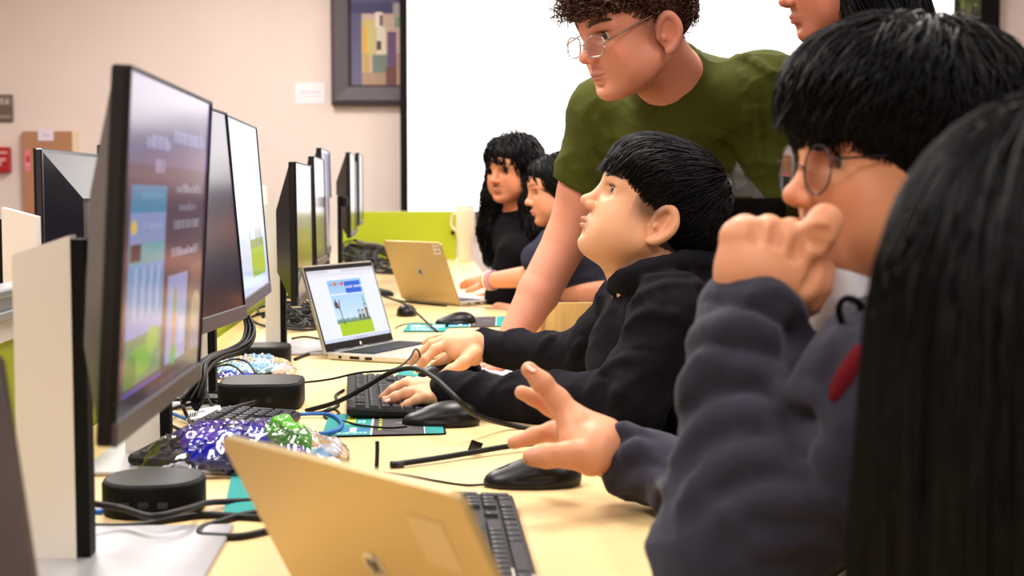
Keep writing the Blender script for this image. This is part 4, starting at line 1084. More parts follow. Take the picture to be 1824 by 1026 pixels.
# white folded paper under the boy's arms
r = empty('folded_paper', T(905, 676), None, 'folded white paper between the boy\'s two sleeves', 'paper')
for k, (dx, rot) in enumerate(((0, .1), (.004, .04), (-.003, .16))):
    v = []
    for i in range(9):
        for j in range(3): v.append((-.05 + i * .012, -.05 + j * .05, .004 + k * .006 + .006 * math.sin(i * .8 + k) + (.012 if i > 5 else 0) * (i - 5) / 3))
    ff = [(i * 3 + j, (i + 1) * 3 + j, (i + 1) * 3 + j + 1, i * 3 + j + 1) for i in range(8) for j in range(2)]
    s_ = link('sheet', mesh('sheet', v, ff, True), M['paper'], r); s_.location = (dx, 0, 0); s_.rotation_euler = (0, 0, rot)
    sm = s_.modifiers.new('thick', 'SOLIDIFY'); sm.thickness = .0012

# tumbler
r = empty('tumbler', T(829, 466), None, 'tall cream tumbler on the far desk beside the long-haired student', 'cup')
M['cream'] = mat('cream_enamel', (240, 222, 190), .4)
MB().lathe([(.036, 0), (.040, .01), (.042, .12), (.052, .15), (.054, .29), (.052, .30)], n=28).obj('body', M['cream'], r)
MB().lathe([(.050, .30), (.050, .315), (.03, .322)], n=28).obj('lid', M['white'], r)
V_, F_ = tube_arrays(catmull([(.05, 0, .27), (.085, 0, .26), (.09, 0, .20), (.05, 0, .165)]), .007, 8)
hd = link('handle', mesh('handle', V_, F_, True), M['cream'], r); hd.rotation_euler = (0, 0, 2.6)
# blue thing right of the far laptop
r = empty('blue_folder', T(915, 540), None, 'small blue folder on the desk right of the far laptop', 'folder')
MB().box((-.03, -.06, 0), (.03, .06, .012), bev=.002).obj('cover', M['blue'], r); MB().box((-.028, -.057, .003), (.031, .057, .009)).obj('pages', M['paper'], r)

# ================================================================== CHAIRS
M['beech'] = mat('beech_wood', (226, 182, 112), .42, var=.12, vscale=12, stretch=(8, 8, 1))
def chair_parts(r):
    MB().box((-.20, -.20, .435), (.20, .20, .452), bev=.006).obj('seat', M['beech'], r)
    for (sx, sy) in ((-.18, -.18), (.18, -.18), (-.18, .18), (.18, .18)):
        MB().box((sx - .018, sy - .018, 0), (sx + .018, sy + .018, .436), bev=.004).obj('leg', M['beech'], r)
    for sx in (-.18, .18):
        V_, F_ = tube_arrays(catmull([(sx, .185, .44), (sx, .20, .60), (sx * 1.02, .225, .78), (sx * 1.02, .235, .865)]), .016, 8)
        link('back_post', mesh('back_post', V_, F_, True), M['beech'], r)
    def curved(z0, z1):
        v, f = [], []
        for i in range(9):
            t = i / 8 * 2 - 1; y = .215 + .028 * (1 - t * t)
            for (dy, z) in ((-.008, z0), (.008, z0), (.012, z1), (-.004, z1)): v.append((t * .185, y + dy, z))
        for i in range(8):
            for k in range(4): f.append((i * 4 + k, i * 4 + (k + 1) % 4, i * 4 + 4 + (k + 1) % 4, i * 4 + 4 + k))
        f += [(3, 2, 1, 0), (32, 33, 34, 35)]
        return link('backrest', mesh('backrest', v, f), M['beech'], r)
    curved(.60, .84)
    MB().box((-.17, -.19, .22), (.17, -.175, .25)).box((-.17, .175, .22), (.17, .19, .25)).obj('stretcher', M['beech'], r)
chair0 = empty('wooden_chair', (.21, 3.86, 0), None, 'light beech chair whose back shows between the leaning arm and the black hoodie', 'chair', None)
chair_parts(chair0)
chair0.rotation_euler = (0, 0, math.radians(190))
def dup_chair(x, y, rz, label):
    c = chair0.copy(); C.objects.link(c); c.location = (x, y, 0); c.rotation_euler = (0, 0, math.radians(rz)); c['label'] = label
    for ch in list(chair0.children):
        k = ch.copy(); C.objects.link(k); k.parent = c
dup_chair(.56, 2.50, -90, 'light beech chair the boy in the black hoodie sits on')
dup_chair(.30, 4.62, -90, 'light beech chair the long-haired student in the grey sleeve sits on')
dup_chair(.16, 5.35, -90, 'light beech chair of the long curly haired student farthest away')
dup_chair(.66, 1.42, -90, 'light beech chair of the student with glasses and a fist at the mouth')
dup_chair(.66, .80, -90, 'light beech chair of the black-haired person in the foreground at the right')
# ================================================================== PEOPLE
M['skin'] = mat('skin', (255, 255, 255), .48, attr=True, sss=.12, bump=.12, bscale=900, bdist=.0005, spec=.35)
M['eye_white'] = mat('eye_white', (196, 182, 172), .25, coat=.4)
M['iris'] = mat('iris', (34, 20, 14), .15, coat=.8)
def hair_mat(name, col, rough=.42, spec=.5): return mat(name, col, rough, spec=spec)
M['hair_black'] = hair_mat('black_hair', (4, 3, 4), .48, .18)
M['hair_brown'] = hair_mat('brown_hair', (78, 46, 30), .5, .4)
M['brow'] = mat('eyebrow_hair', (30, 20, 16), .7)
M['brow_brown'] = mat('brown_eyebrow_hair', (88, 54, 38), .7)

def head_sdf(s, f, jaw=1.0, cheek=1.0, ears=True, nose=1.0, mouth_open=0.0, lips=1.0, chin=0.0):
    k = f.k; R = f.R
    E = lambda c, r, kk=.01, op='u', RR=R: s.ell(f(*c), np.array(r) * k, RR, kk * k, op)
    Cn = lambda a, b, ra, rb, kk=.01, op='u': s.cone(f(*a), f(*b), ra * k, rb * k, kk * k, op)
    E((.0, 0, .045), (.094, .074, .082)); E((.045, 0, .055), (.050, .060, .050), .03)
    E((.042, 0, -.012), (.050, .056 * cheek, .070), .03)
    E((.060, .030, -.010), (.030, .028 * cheek, .034), .02); E((.060, -.030, -.010), (.030, .028 * cheek, .034), .02)
    for sg in (1, -1):
        Cn((.012, sg * .052 * jaw, -.038), (.072, sg * .018, -.066), .017, .016, .03)
        E((.045, sg * .042 * cheek, -.034), (.032, .022, .028), .025)
        E((.094, sg * .033, .026), (.016, .017, .012), .014, 's')
        Cn((.085, sg * .012, .043), (.072, sg * .046, .041), .011, .009, .014)
    E((.080 + chin, 0, -.066), (.018, .019, .016), .02)
    E((.079, 0, -.036), (.022, .026, .024), .018)
    # eye lids
    for sg in (1, -1):
        c = f(.0735, sg * .032, .0265); r = .0142 * k
        s.lid(c, r, R @ nz([.45, 0, .9]), .0120 * k, .0016 * k); s.lid(c, r * .985, R @ nz([.35, 0, -.95]), .0103 * k, .0016 * k)
    for sg in (1, -1): E((.0720, sg * .0455, .0262), (.0085, .0075, .0085), .007); E((.0835, sg * .0195, .0262), (.006, .004, .007), .006)
    # nose
    Cn((.090, 0, .034), (.108 * nose + (1 - nose) * .03, 0, -.001), .0068, .0088, .012); E((.1115, 0, -.0045), (.0115, .0115, .0095), .008)
    for sg in (1, -1):
        E((.103, sg * .0115, -.0095), (.0105, .0068, .0072), .005); E((.107, sg * .0062, -.0168), (.0058, .0032, .0035), .003, 's')
    # lips
    o = mouth_open
    for sg in (1, -1):
        Cn((.1035, sg * .002, -.0335), (.0915, sg * .022, -.0375), .0056 * lips, .003, .006)
        Cn((.1015, sg * .002, -.0435 - o), (.0905, sg * .020, -.0395 - o * .4), .0066 * lips, .0032, .006)
    Cn((.1095, 0, -.0385 - o / 2), (.0950, .023, -.0385), .0013 + o * .3, .0012, .0025, 's'); Cn((.1095, 0, -.0385 - o / 2), (.0950, -.023, -.0385), .0013 + o * .3, .0012, .0025, 's')
    E((.103, 0, -.0555), (.008, .02, .0055), .012, 's')
    E((.104, 0, -.022), (.0045, .0028, .008), .006, 's')
    if ears:
        for sg in (1, -1):
            a = math.radians(22) * sg; Re = R @ np.array([[math.cos(a), math.sin(a), 0], [-math.sin(a), math.cos(a), 0], [0, 0, 1.0]])
            E((-.006, sg * .079, .002), (.018, .0068, .030), .005, 'u', Re)
            pts = [(.010, sg * .074, -.004), (.008, sg * .080, .018), (-.002, sg * .083, .031), (-.014, sg * .087, .029), (-.022, sg * .090, .012), (-.019, sg * .089, -.006), (-.008, sg * .084, -.022), (.002, sg * .079, -.028)]
            pc = catmull(pts, 3); s.chain([f(*p) for p in pc], [k * (.0038 + .0018 * math.sin(i_ / (len(pc) - 1) * 2.4)) for i_ in range(len(pc))], .005 * k)
            E((-.005, sg * .093, .005), (.0105, .009, .018), .003, 's', Re)
            E((.0055, sg * .083, -.004), (.003, .003, .006), .003, 'u')
            Cn((-.012, sg * .086, .016), (-.010, sg * .085, -.012), .0028, .0028, .003)
    return s

def face_cols(V, f, base, fade=None, lipc=(.42, .13, .10), stubble=None, blush=.35, browc=(.03, .018, .014), browa=.75):
    q = f.inv(V); c = np.tile(np.asarray(lin(base)), (len(V), 1)); B = np.asarray(lin(base))
    red = B * np.array([1.0, .62, .56])
    c = mixc(c, red, blush * blob(q, (.112, 0, -.004), (.016, .018, .014)))
    for sg in (1, -1):
        c = mixc(c, red, blush * blob(q, (.07, sg * .045, -.012), (.025, .022, .02)))
        c = mixc(c, red, .6 * blob(q, (-.006, sg * .088, .004), (.016, .012, .022)))
        c = mixc(c, B * .55, .45 * blob(q, (.082, sg * .032, .022), (.014, .018, .009)))
        c = mixc(c, (.012, .008, .008), .92 * np.clip(blob(q, (.0865, sg * .033, .0325), (.010, .016, .0019)) * 1.5, 0, 1))
        bz = q[:, 2] - (.0475 + .003 * np.sin((np.abs(q[:, 1]) - .014) / .038 * 2.6)); c = mixc(c, browc, browa * np.exp(-(bz / .0042) ** 2) * (q[:, 0] > .05) * (q[:, 1] * sg > .010) * np.clip((.056 - q[:, 1] * sg) / .012, 0, 1))
        c = mixc(c, (.03, .01, .008), np.clip(blob(q, (.107, sg * .0062, -.0165), (.005, .003, .003)) * 1.2, 0, .9))
    lm = np.clip(1.25 * blob(q, (.102, 0, -.0385), (.013, .021, .0088)), 0, 1) * (np.abs(q[:, 2] + .0385) < .012)
    c = mixc(c, lipc, .75 * lm)
    if stubble: c = mixc(c, np.asarray((.02, .014, .012)), stubble * np.clip(blob(q, (.098, 0, -.0265), (.014, .024, .0045)) * 1.2, 0, 1))
    if fade is not None:
        m = fade(q); c = mixc(c, (.016, .012, .012), np.clip(m, 0, 1))
    return c

def eyes(f, root, look=(1, 0, 0)):
    for sg in (1, -1):
        c = f(.0735, sg * .032, .0265); r = .0127 * f.k
        e = MB().lathe([(.0001, -r)] + [(r * math.sin(a), -r * math.cos(a)) for a in np.linspace(.25, math.pi - .25, 10)] + [(.0001, r)], n=20)
        o = e.obj('eyeball', M['eye_white']); o.location = c; world_child(o, root)
        lk = f.R @ nz(look); z = nz(lk); x = nz(np.cross([0.1, .3, 1.0], z)); y = np.cross(z, x)
        ir = MB().lathe([(.0076 * f.k, r * .80), (.0066 * f.k, r * .90), (.003 * f.k, r * 1.02), (.0001, r * 1.035)], n=18)
        o = ir.obj('iris', M['iris']); m = Matrix(np.stack([x, y, z], 1).tolist()).to_4x4(); m.translation = Vector(c.tolist()); o.matrix_basis = m
        world_child(o, root)

def strands(name, surf, roots, dirf, n_seg, step, off, r0, root_obj, m, jitter=.25, grow=.0, gravity=0.0, curl=0.0, curlf=1.0, push=True, taper=.35, seed=0, extra=None, maxoff=None, rv=.3, keep=None):
    """tapered 3-sided locks following a direction field over a surface"""
    g = np.random.default_rng(seed); n = len(roots); p = roots.copy(); paths = [p.copy()]
    jr = g.normal(0, jitter, (n, 3)); offs = off * g.uniform(.3, 1.3, n); L = g.uniform(.7, 1.15, n)
    for i in range(n_seg):
        d = dirf(p, i) + jr; d[:, 2] -= gravity * i
        d /= np.linalg.norm(d, axis=1)[:, None] + 1e-9
        p = p + d * (step * L)[:, None]
        if push:
            d0, gr = surf.grad(p)
            tgt = offs + grow * (i + 1)
            mv = tgt - d0
            if maxoff is None: p = p + gr * mv[:, None]
            else: p = p + gr * np.where(d0 < tgt, mv, np.where(d0 > tgt + maxoff, tgt + maxoff - d0, 0))[:, None]
        paths.append(p.copy())
    Pp = np.stack(paths, 1)
    if keep is not None:
        ok = keep(Pp); Pp = Pp[ok]; n = len(Pp)
    if curl > 0:
        t = np.arange(n_seg + 1) * curlf; ph = g.uniform(0, 6.28, n)
        T_ = np.gradient(Pp, axis=1); T_ /= np.linalg.norm(T_, axis=2)[..., None] + 1e-9
        A = np.cross(T_, [.3, .2, .9]); A /= np.linalg.norm(A, axis=2)[..., None] + 1e-9; Bv = np.cross(T_, A)
        an = t[None, :] + ph[:, None]; am = curl * np.minimum(1, np.arange(n_seg + 1) / 2)[None, :, None]
        Pp = Pp + am * (np.cos(an)[..., None] * A + np.sin(an)[..., None] * Bv)
    S = n_seg + 1
    T_ = np.gradient(Pp, axis=1); T_ /= np.linalg.norm(T_, axis=2)[..., None] + 1e-9
    A = np.cross(T_, [.31, .27, .91]); A /= np.linalg.norm(A, axis=2)[..., None] + 1e-9; Bv = np.cross(T_, A)
    tt = np.linspace(0, 1, S); rr = r0 * (1 - (1 - taper * .3) * tt ** 2.2); rr[-1] *= .3
    rr = rr[None, :, None] * g.uniform(1 - rv, 1 + rv, n)[:, None, None]
    V = np.stack([Pp + rr * (math.cos(a) * A + math.sin(a) * Bv) for a in (0, 2.094, 4.189)], 2).reshape(-1, 3)
    b = (np.arange(n)[:, None] * S + np.arange(S - 1)[None, :]).ravel() * 3
    Fq = np.concatenate([np.stack([b + k, b + (k + 1) % 3, b + 3 + (k + 1) % 3, b + 3 + k], 1) for k in range(3)])
    if extra is not None:
        V = np.concatenate([extra[0], V]); Fq = np.concatenate([extra[1], Fq + len(extra[0])])
    o = link(name, mesh(name, V, Fq, True), m); world_child(o, root_obj); return o

def clear_face(f, zf, xf=.03, zs=-.01):
    def k(Pp):
        q = f.inv(Pp.reshape(-1, 3)).reshape(Pp.shape); x, y, z = q[..., 0], q[..., 1], q[..., 2]
        return ~(((x > xf) & (z < zf)) | ((x > 0.0) & (z < zf - (xf - x) * 1.5) & (z < zf))).any(1) & ~((x > -.02) & (z < zs)).any(1)
    return k
def pick(V, n, cond, seed=0):
    g = np.random.default_rng(seed); ok = np.where(cond(V))[0]; return V[g.choice(ok, n, replace=len(ok) < n)]

def edge_locks(f, surf, hv, root, m, zr, xr, n, seg, step, dl, seed, curl=0.0, r0=.0012, jit=.2, ymin=.035, nm='side_hair'):
    rt = pick(hv, n, lambda V: (lambda q: (q[:, 2] > zr[0]) & (q[:, 2] < zr[1]) & (q[:, 0] > xr[0]) & (q[:, 0] < xr[1]) & (np.abs(q[:, 1]) > ymin))(f.inv(V)), seed)
    strands(nm, surf, rt, lambda p, i: np.tile(f.R @ np.array(dl), (len(p), 1)), seg, step, .002, r0, root, m, jitter=jit, seed=seed, curl=curl, curlf=1.2)['kind'] = 'stuff'
def body(name, s, h, root, cols, m='skin'):
    V, Fq = s.mesh(h); me = mesh(name, V, Fq, True)
    if cols is not None: set_col(me, cols(V))
    o = link(name, me, M[m]); world_child(o, root); return o, V

def cloth(name, s, h, root, m, disp=None, label=None, cols=None):
    V, Fq = s.mesh(h, disp); me = mesh(name, V, Fq, True)
    if cols is not None: set_col(me, cols(V))
    o = link(name, me, m); world_child(o, root)
    if label: o['label'] = label
    return o

def finger(s, pts, rs, k=.003):
    s.chain(pts, rs, k)
def nail(name, c, n, up, w, l, root):
    n, up = nz(n), nz(up - n * np.dot(n, up) if hasattr(up, 'shape') else np.asarray(up)); x = np.cross(up, n)
    v, f_ = [], []
    for i in range(5):
        for j in range(5):
            a, b = (i / 4 - .5) * 2, (j / 4 - .5) * 2; v.append(c + x * a * w + up * b * l * (1 - .25 * abs(a)) - n * (a * a * w * .35))
    for i in range(4):
        for j in range(4): f_.append((i * 5 + j, i * 5 + 5 + j, i * 5 + 6 + j, i * 5 + 1 + j))
    o = link('fingernail', mesh('fingernail', v, f_, True), M['nail']); world_child(o, root)
M['nail'] = mat('fingernail', (236, 170, 150), .25, coat=.3)

def spectacles(f, root, m, lens_w, lens_h, cx, x, z, tilt=0.0, temple=True, drop=0.0, round_=2.0, rim=.0009):
    for sg in (1, -1):
        pts = []
        for i in range(25):
            a = 2 * math.pi * i / 24; ca, sa = math.cos(a), math.sin(a); kk = (abs(ca) ** round_ + abs(sa) ** round_) ** (-1 / round_)
            pts.append(f(x - tilt * sa * lens_h * kk - .10 * abs(cx + ca * kk * lens_w), sg * (cx + ca * kk * lens_w), z + sa * kk * lens_h))
        V_, F_ = tube_arrays(np.array(pts), rim, 6); o = link('rim', mesh('rim', V_, F_, True), m); world_child(o, root)
        lv = pts[:-1]; o = link('lens', mesh('lens', lv, [tuple(range(24))]), M['lens']); world_child(o, root)
        if temple:
            V_, F_ = tube_arrays(catmull([f(x - .12 * (cx + lens_w) - .002, sg * (cx + lens_w + .002), z + lens_h * .35), f(x - .012, sg * (cx + lens_w + .006), z + lens_h * .4), f(.04, sg * .074, z + .006 + drop), f(.0, sg * .082, z + .012 + drop), f(-.02, sg * .082, z - .008 + drop)]), rim * 1.3, 6)
            o = link('temple_arm', mesh('temple_arm', V_, F_, True), m); world_child(o, root)
    V_, F_ = tube_arrays(catmull([f(x - .002, -(cx - lens_w), z + .002), f(x + .004, 0, z + .006), f(x - .002, cx - lens_w, z + .002)]), rim, 6)
    o = link('bridge', mesh('bridge', V_, F_, True), m); world_child(o, root)

def brows(f, root, m, z=.046, seed=0, n=90, th=.0045, s=None):
    g = np.random.default_rng(seed)
    for sg in (1, -1):
        V, Fq = [], []
        for i in range(n):
            t = g.uniform(0, 1); y = .014 + .038 * t; x = .0965 - 5.5 * y * y; zz = z + .004 * math.sin(t * 2.6) + g.uniform(-1, 1) * th * (1 - .6 * t)
            a = f(x, sg * y, zz); b = f(x - .003, sg * (y + .007), zz + .002 - .002 * t)
            if s is not None:
                qq = np.stack([a, b]); d0, gr = s.grad(qq); qq = qq + gr * (.0006 - d0)[:, None]; a, b = qq
            v_, f_ = tube_arrays([a, (a + b) / 2 + (a - f(0, 0, .03)) * .006, b], [.0006, .0006, .0002], 3); o_ = len(V); V += list(v_); Fq += [tuple(j + o_ for j in q) for q in f_]
        o = link('eyebrow', mesh('eyebrow', V, Fq), m); world_child(o, root)

def fabric(name, col, bs=700, var=.10, rough=.9, sheen=.0): return mat(name, col, rough, spec=.15, bump=.5, bscale=bs, var=var, vscale=25, sheen=sheen, bdist=.0012)

def seated_legs(root, hip, m_p, seat_x, knee_x, y0, h=.012, shoes=(30, 30, 34)):
    s = Sdf()
    for sg in (1, -1):
        hp = np.array([hip[0], y0 + sg * .085, .52]); kn = np.array([knee_x, y0 + sg * .12, .51]); ak = np.array([knee_x + .06, y0 + sg * .12, .10])
        s.cone(hp, kn, .082, .062, .04, wr=(.003, 60, sg)); s.cone(kn, ak, .06, .045, .03, wr=(.003, 70, sg + 2))
    s.ell((hip[0] + .02, y0, .54), (.13, .165, .09), k=.05)
    cloth('trousers', s, h, root, m_p)
    for sg in (1, -1):
        q = Sdf(); a = np.array([knee_x + .07, y0 + sg * .12, .045]); q.ell(a + [-.05, 0, -.005], (.10, .042, .035)).ell(a + [.03, 0, .01], (.05, .038, .045), k=.02)
        v, f_ = q.mesh(.01); v[:, 2] = np.maximum(v[:, 2], .002); o = link('shoe', mesh('shoe', v, f_, True), M['shoe']); world_child(o, root)
M['shoe'] = mat('dark_shoe', (32, 30, 34), .6)
M['jeans'] = fabric('dark_trousers', (26, 28, 38))
M['hood_black'] = fabric('black_hoodie_cloth', (14, 12, 20), 800, .08)
M['hood_grey'] = fabric('charcoal_fleece', (46, 44, 58), 900, .12, sheen=.12)
M['tee_black'] = fabric('black_cotton', (7, 5, 8), 900, .05)
M['tee_white'] = fabric('white_cotton', (226, 226, 234), 900, .03)
M['olive'] = mat('olive_cotton', (255, 255, 255), .85, attr=True, bump=.4, bscale=900, spec=.15, bdist=.001)
M['tee_grey'] = fabric('dark_grey_cotton', (46, 48, 62), 900, .08)

def person(o, label):
    r = empty('person', o, None, label, 'person'); bpy.context.view_layer.update(); return r

# ---------------------------------------------------------------- the boy in the black hoodie
r2 = person((.50, 2.50, 0), 'seated boy in a black hoodie, short black hair, looking up and typing')
f2 = face_frame(P(1158, 400, 2.45), 4, 23, 0, 1.06)
b2 = Sdf(); head_sdf(b2, f2, jaw=1.06, cheek=1.12, mouth_open=.0025)
b2.ell(f2(.052, .03, -.045), (.034, .024, .026), k=.03).ell(f2(.052, -.03, -.045), (.034, .024, .026), k=.03)
nk = P(1165, 500, 2.46)
b2.cone(f2(-.02, 0, -.02), nk + [.02, 0, -.01], .060, .062, .03).cone(f2(.03, 0, -.055), nk + [-.01, 0, 0], .040, .055, .03)
b2.cone(nk, P(1200, 640, 2.46), .07, .10, .04)
shR, shL = P(1120, 548, 2.66), P(1196, 560, 2.30)
elR, elL = P(1040, 640, 2.74), P(1120, 722, 2.26)
wrR, wrL = P(862, 616, 2.83), P(797, 700, 2.40)
b2.chain([nk + [.03, 0, -.06], shR, elR, wrR], [.08, .05, .036, .026], .03); b2.chain([nk + [.03, 0, -.06], shL, elL, wrL], [.08, .05, .036, .025], .03)
# far (right) hand draped over the mouse
def J(*a): return P(*a)
D0 = 2.83
b2.chain([wrR, J(838, 616, 2.81), J(806, 612, 2.80)], [.026, .028, .020], .015)
b2.chain([wrR, J(835, 607, 2.84), J(800, 602, 2.85)], [.022, .022, .016], .012); b2.cone(wrR, J(815, 628, 2.79), .022, .017, .015); b2.cone(J(838, 628, 2.80), J(845, 640, 2.80), .018, .013, .015)
finger(b2, [J(803, 611, 2.80), J(776, 622, 2.79), J(757, 641, 2.78), J(745, 658, 2.78)], [.0125, .0105, .0092, .0078], .006)
finger(b2, [J(800, 604, 2.83), J(770, 613, 2.83), J(746, 631, 2.83), J(733, 645, 2.84)], [.012, .010, .0088, .0075], .006)
finger(b2, [J(802, 599, 2.86), J(782, 601, 2.88), J(768, 605, 2.89), J(757, 611, 2.90)], [.011, .009, .008, .0068], .005)
finger(b2, [J(812, 628, 2.80), J(796, 640, 2.84), J(783, 645, 2.85), J(772, 650, 2.86)], [.011, .009, .008, .007], .004)
finger(b2, [J(846, 630, 2.78), J(826, 646, 2.76), J(803, 660, 2.75), J(786, 670, 2.75)], [.016, .0125, .0108, .0088], .008)
# near (left) hand on the keyboard
b2.chain([wrL, J(770, 698, 2.41), J(744, 694, 2.41)], [.025, .026, .018], .014); b2.cone(wrL, J(745, 686, 2.45), .021, .015, .014); b2.cone(J(785, 706, 2.39), J(752, 705, 2.38), .020, .013, .012)
finger(b2, [J(746, 688, 2.44), J(722, 684, 2.44), J(699, 695, 2.44), J(682, 708, 2.44)], [.0120, .0098, .0088, .0076], .005)
finger(b2, [J(748, 700, 2.39), J(724, 700, 2.39), J(704, 707, 2.39), J(688, 715, 2.39)], [.0115, .0095, .0085, .0074], .005)
finger(b2, [J(750, 686, 2.47), J(728, 680, 2.49), J(708, 688, 2.50), J(696, 698, 2.50)], [.011, .0092, .0082, .007], .005)
finger(b2, [J(762, 708, 2.37), J(742, 712, 2.37), J(726, 720, 2.37), J(716, 726, 2.37)], [.010, .0082, .0074, .0064], .004)
finger(b2, [J(780, 690, 2.46), J(762, 692, 2.50), J(746, 700, 2.53)], [.013, .0105, .0085], .006)
skin2 = (232, 172, 132)
fade2 = lambda q: .75 * np.clip(1.5 * blob(q, (.022, .066, .026), (.026, .03, .024)), 0, 1) * (q[:, 0] < .05) + .95 * ((q[:, 0] < -.016) & (q[:, 2] > -.03) & (np.abs(q[:, 1]) < .073))
body('body', b2, .0024, r2, lambda V: face_cols(V, f2, skin2, fade2, blush=.25))
eyes(f2, r2, (1, 0, .12)); brows(f2, r2, M['brow'], .0455, 2, 70, .003, b2)
nail('n', J(784, 668, 2.74), np.array([-.2, -1, .5]), np.array([-1, 0, -.5]), .005, .006, r2)
nail('n', J(686, 706, 2.43), np.array([-.3, -.5, .9]), np.array([-1, 0, -.5]), .0042, .005, r2)
nail('n', J(690, 712, 2.38), np.array([-.3, -.5, .9]), np.array([-1, 0, -.5]), .0042, .005, r2)
# hair
h2 = Sdf(); k2 = f2.k
h2.ell(f2(-.008, 0, .062), np.array([.104, .086, .084]) * k2, f2.R, .01).ell(f2(.045, 0, .082), np.array([.056, .068, .048]) * k2, f2.R, .03)
h2.ell(f2(-.05, 0, .02), np.array([.055, .072, .06]) * k2, f2.R, .03)
h2.ell(f2(.085, 0, -.02), np.array([.07, .12, .062]) * k2, f2.R, .006, 's'); h2.ell(f2(.03, .09, -.028), np.array([.05, .035, .062]) * k2, f2.R, .006, 's'); h2.ell(f2(.03, -.09, -.028), np.array([.05, .035, .062]) * k2, f2.R, .006, 's')
h2.cone(f2(-.09, 0, -.09), f2(.03, 0, -.10), .05, .06, .01, 's')
hv, hf = h2.mesh(.005)
def dir2(p, i):
    q = f2.inv(p); crown = np.array([-.055, 0, .13]); d = q - crown; d[:, 0] += .03
    d = d / (np.linalg.norm(d, axis=1)[:, None] + 1e-6); d[:, 2] -= .25 * (np.abs(q[:, 1]) > .05); d[:, 0] += .5 * (q[:, 2] > .08); d[:, 2] -= .6 * (q[:, 0] > .06)
    return d @ f2.R.T
rt = pick(hv, 3600, lambda V: (f2.inv(V)[:, 2] > -.02), 1)
strands('hair', h2, rt, dir2, 7, .0085, .003, .0015, r2, M['hair_black'], jitter=.22, extra=(hv, hf), seed=2, grow=.0004, keep=clear_face(f2, .045, .03, -.01))
rt = pick(hv, 700, lambda V: (f2.inv(V)[:, 0] > .055) & (f2.inv(V)[:, 2] > .06), 3)
strands('fringe', h2, rt, lambda p, i: np.tile(f2.R @ np.array([.18, -.05, -1.0]), (len(p), 1)), 6, .0085, .003, .0014, r2, M['hair_black'], jitter=.13, push=False, seed=4, keep=clear_face(f2, .042, .06, .0))
edge_locks(f2, h2, hv, r2, M['hair_black'], (.040, .085), (.035, .14), 500, 3, .0050, [.1, 0, -.95], 71, ymin=-1, nm='front_hair')
edge_locks(f2, h2, hv, r2, M['hair_black'], (.030, .065), (-.02, .075), 500, 4, .0050, [.35, 0, -.9], 61)
# hoodie
c2s = Sdf(); ch2 = P(1210, 640, 2.48)
c2s.cone(nk + [.05, 0, -.05], ch2, .105, .15, .04).cone(ch2, (.46, 2.50, .60), .155, .165, .06, wr=(.005, 40, 1.0))
c2s.chain([nk + [.04, .04, -.07], shR, elR], [.09, .066, .054], .04, wr=(.005, 60, 2.0)); c2s.cone(elR, wrR + (wrR - elR) * -.02, .054, .036, .03, wr=(.0045, 85, .7))
c2s.chain([nk + [.04, -.04, -.07], shL, elL], [.09, .070, .056], .04, wr=(.006, 55, .4)); c2s.cone(elL, wrL + (elL - wrL) * .03, .056, .038, .03, wr=(.006, 90, 3.1))
c2s.chain([wrL + (elL - wrL) * .10, wrL + (elL - wrL) * .0], [.040, .036], .008)
# hood lying round the neck
hp = [P(1098, 506, 2.40), P(1130, 488, 2.35), P(1182, 472, 2.34), P(1240, 468, 2.38), P(1280, 480, 2.46), P(1262, 482, 2.56), P(1180, 486, 2.59), P(1115, 500, 2.52), P(1096, 510, 2.44)]
c2s.chain(catmull(hp, 3), [.015] * 8 + [.022] * 9 + [.015] * 8, .02)
c2s.ell(P(1255, 515, 2.47), (.07, .10, .05), k=.03)
folds_on(c2s, [[(1108, 520), (1160, 496), (1240, 490)], [(1118, 545), (1180, 510), (1260, 508)], [(1110, 590), (1150, 560), (1220, 560)], [(1050, 690), (1080, 660), (1120, 640), (1180, 640)], [(1085, 745), (1100, 700), (1140, 670)], [(1060, 740), (1050, 705), (1075, 680)], [(985, 745), (990, 715), (1010, 690)], [(930, 740), (935, 710), (955, 690)], [(890, 725), (900, 700), (915, 688)], [(1170, 740), (1200, 690), (1215, 620)], [(950, 640), (975, 610), (985, 600)], [(1010, 655), (1030, 620), (1040, 605)]], 1.9, 3.0, .0075, .012, .004)
c2s.cone(nk + [0, 0, .03], nk + [.005, 0, -.05], .062, .066, .012, 's')
M['hood_black'].node_tree.nodes['Principled BSDF'].inputs['Roughness'].default_value = .85
cloth('hoodie', c2s, .0055, r2, M['hood_black'], lambda V: ridge(V, 34, 1.3) * .0022 + ridge(V, 80, 2.0) * .0008)
seated_legs(r2, (.50, 2.5), M['jeans'], .50, .14, 2.50)

# ---------------------------------------------------------------- standing teen in the olive t-shirt
r1 = person((.62, 3.10, 0), 'standing teenager in an olive green t-shirt and glasses leaning over the desk')
f1 = face_frame(P(1138, 66, 2.75), 27, -19, -3, 1.14)
b1 = Sdf(); head_sdf(b1, f1, jaw=.96, cheek=.95, mouth_open=0.0, lips=1.0, chin=.004)
nk1 = P(1205, 150, 2.86)
b1.cone(f1(-.025, 0, -.02), nk1, .058, .060, .03).cone(f1(.02, 0, -.05), P(1184, 146, 2.86), .040, .046, .03)
b1.cone(nk1, P(1235, 300, 3.0), .06, .09, .04)
sR, sL = P(1085, 205, 3.02), P(1360, 165, 2.86)
eR, wR = P(1010, 425, 3.06), P(905, 618, 3.00)
eL, wL = P(1400, 420, 2.86), P(1465, 600, 2.76)
b1.chain([P(1200, 220, 2.95), sR, P(1045, 340, 3.06)], [.09, .062, .060], .03); b1.chain([P(1045, 340, 3.06), eR, P(960, 520, 3.04), wR], [.060, .049, .046, .032], .02)
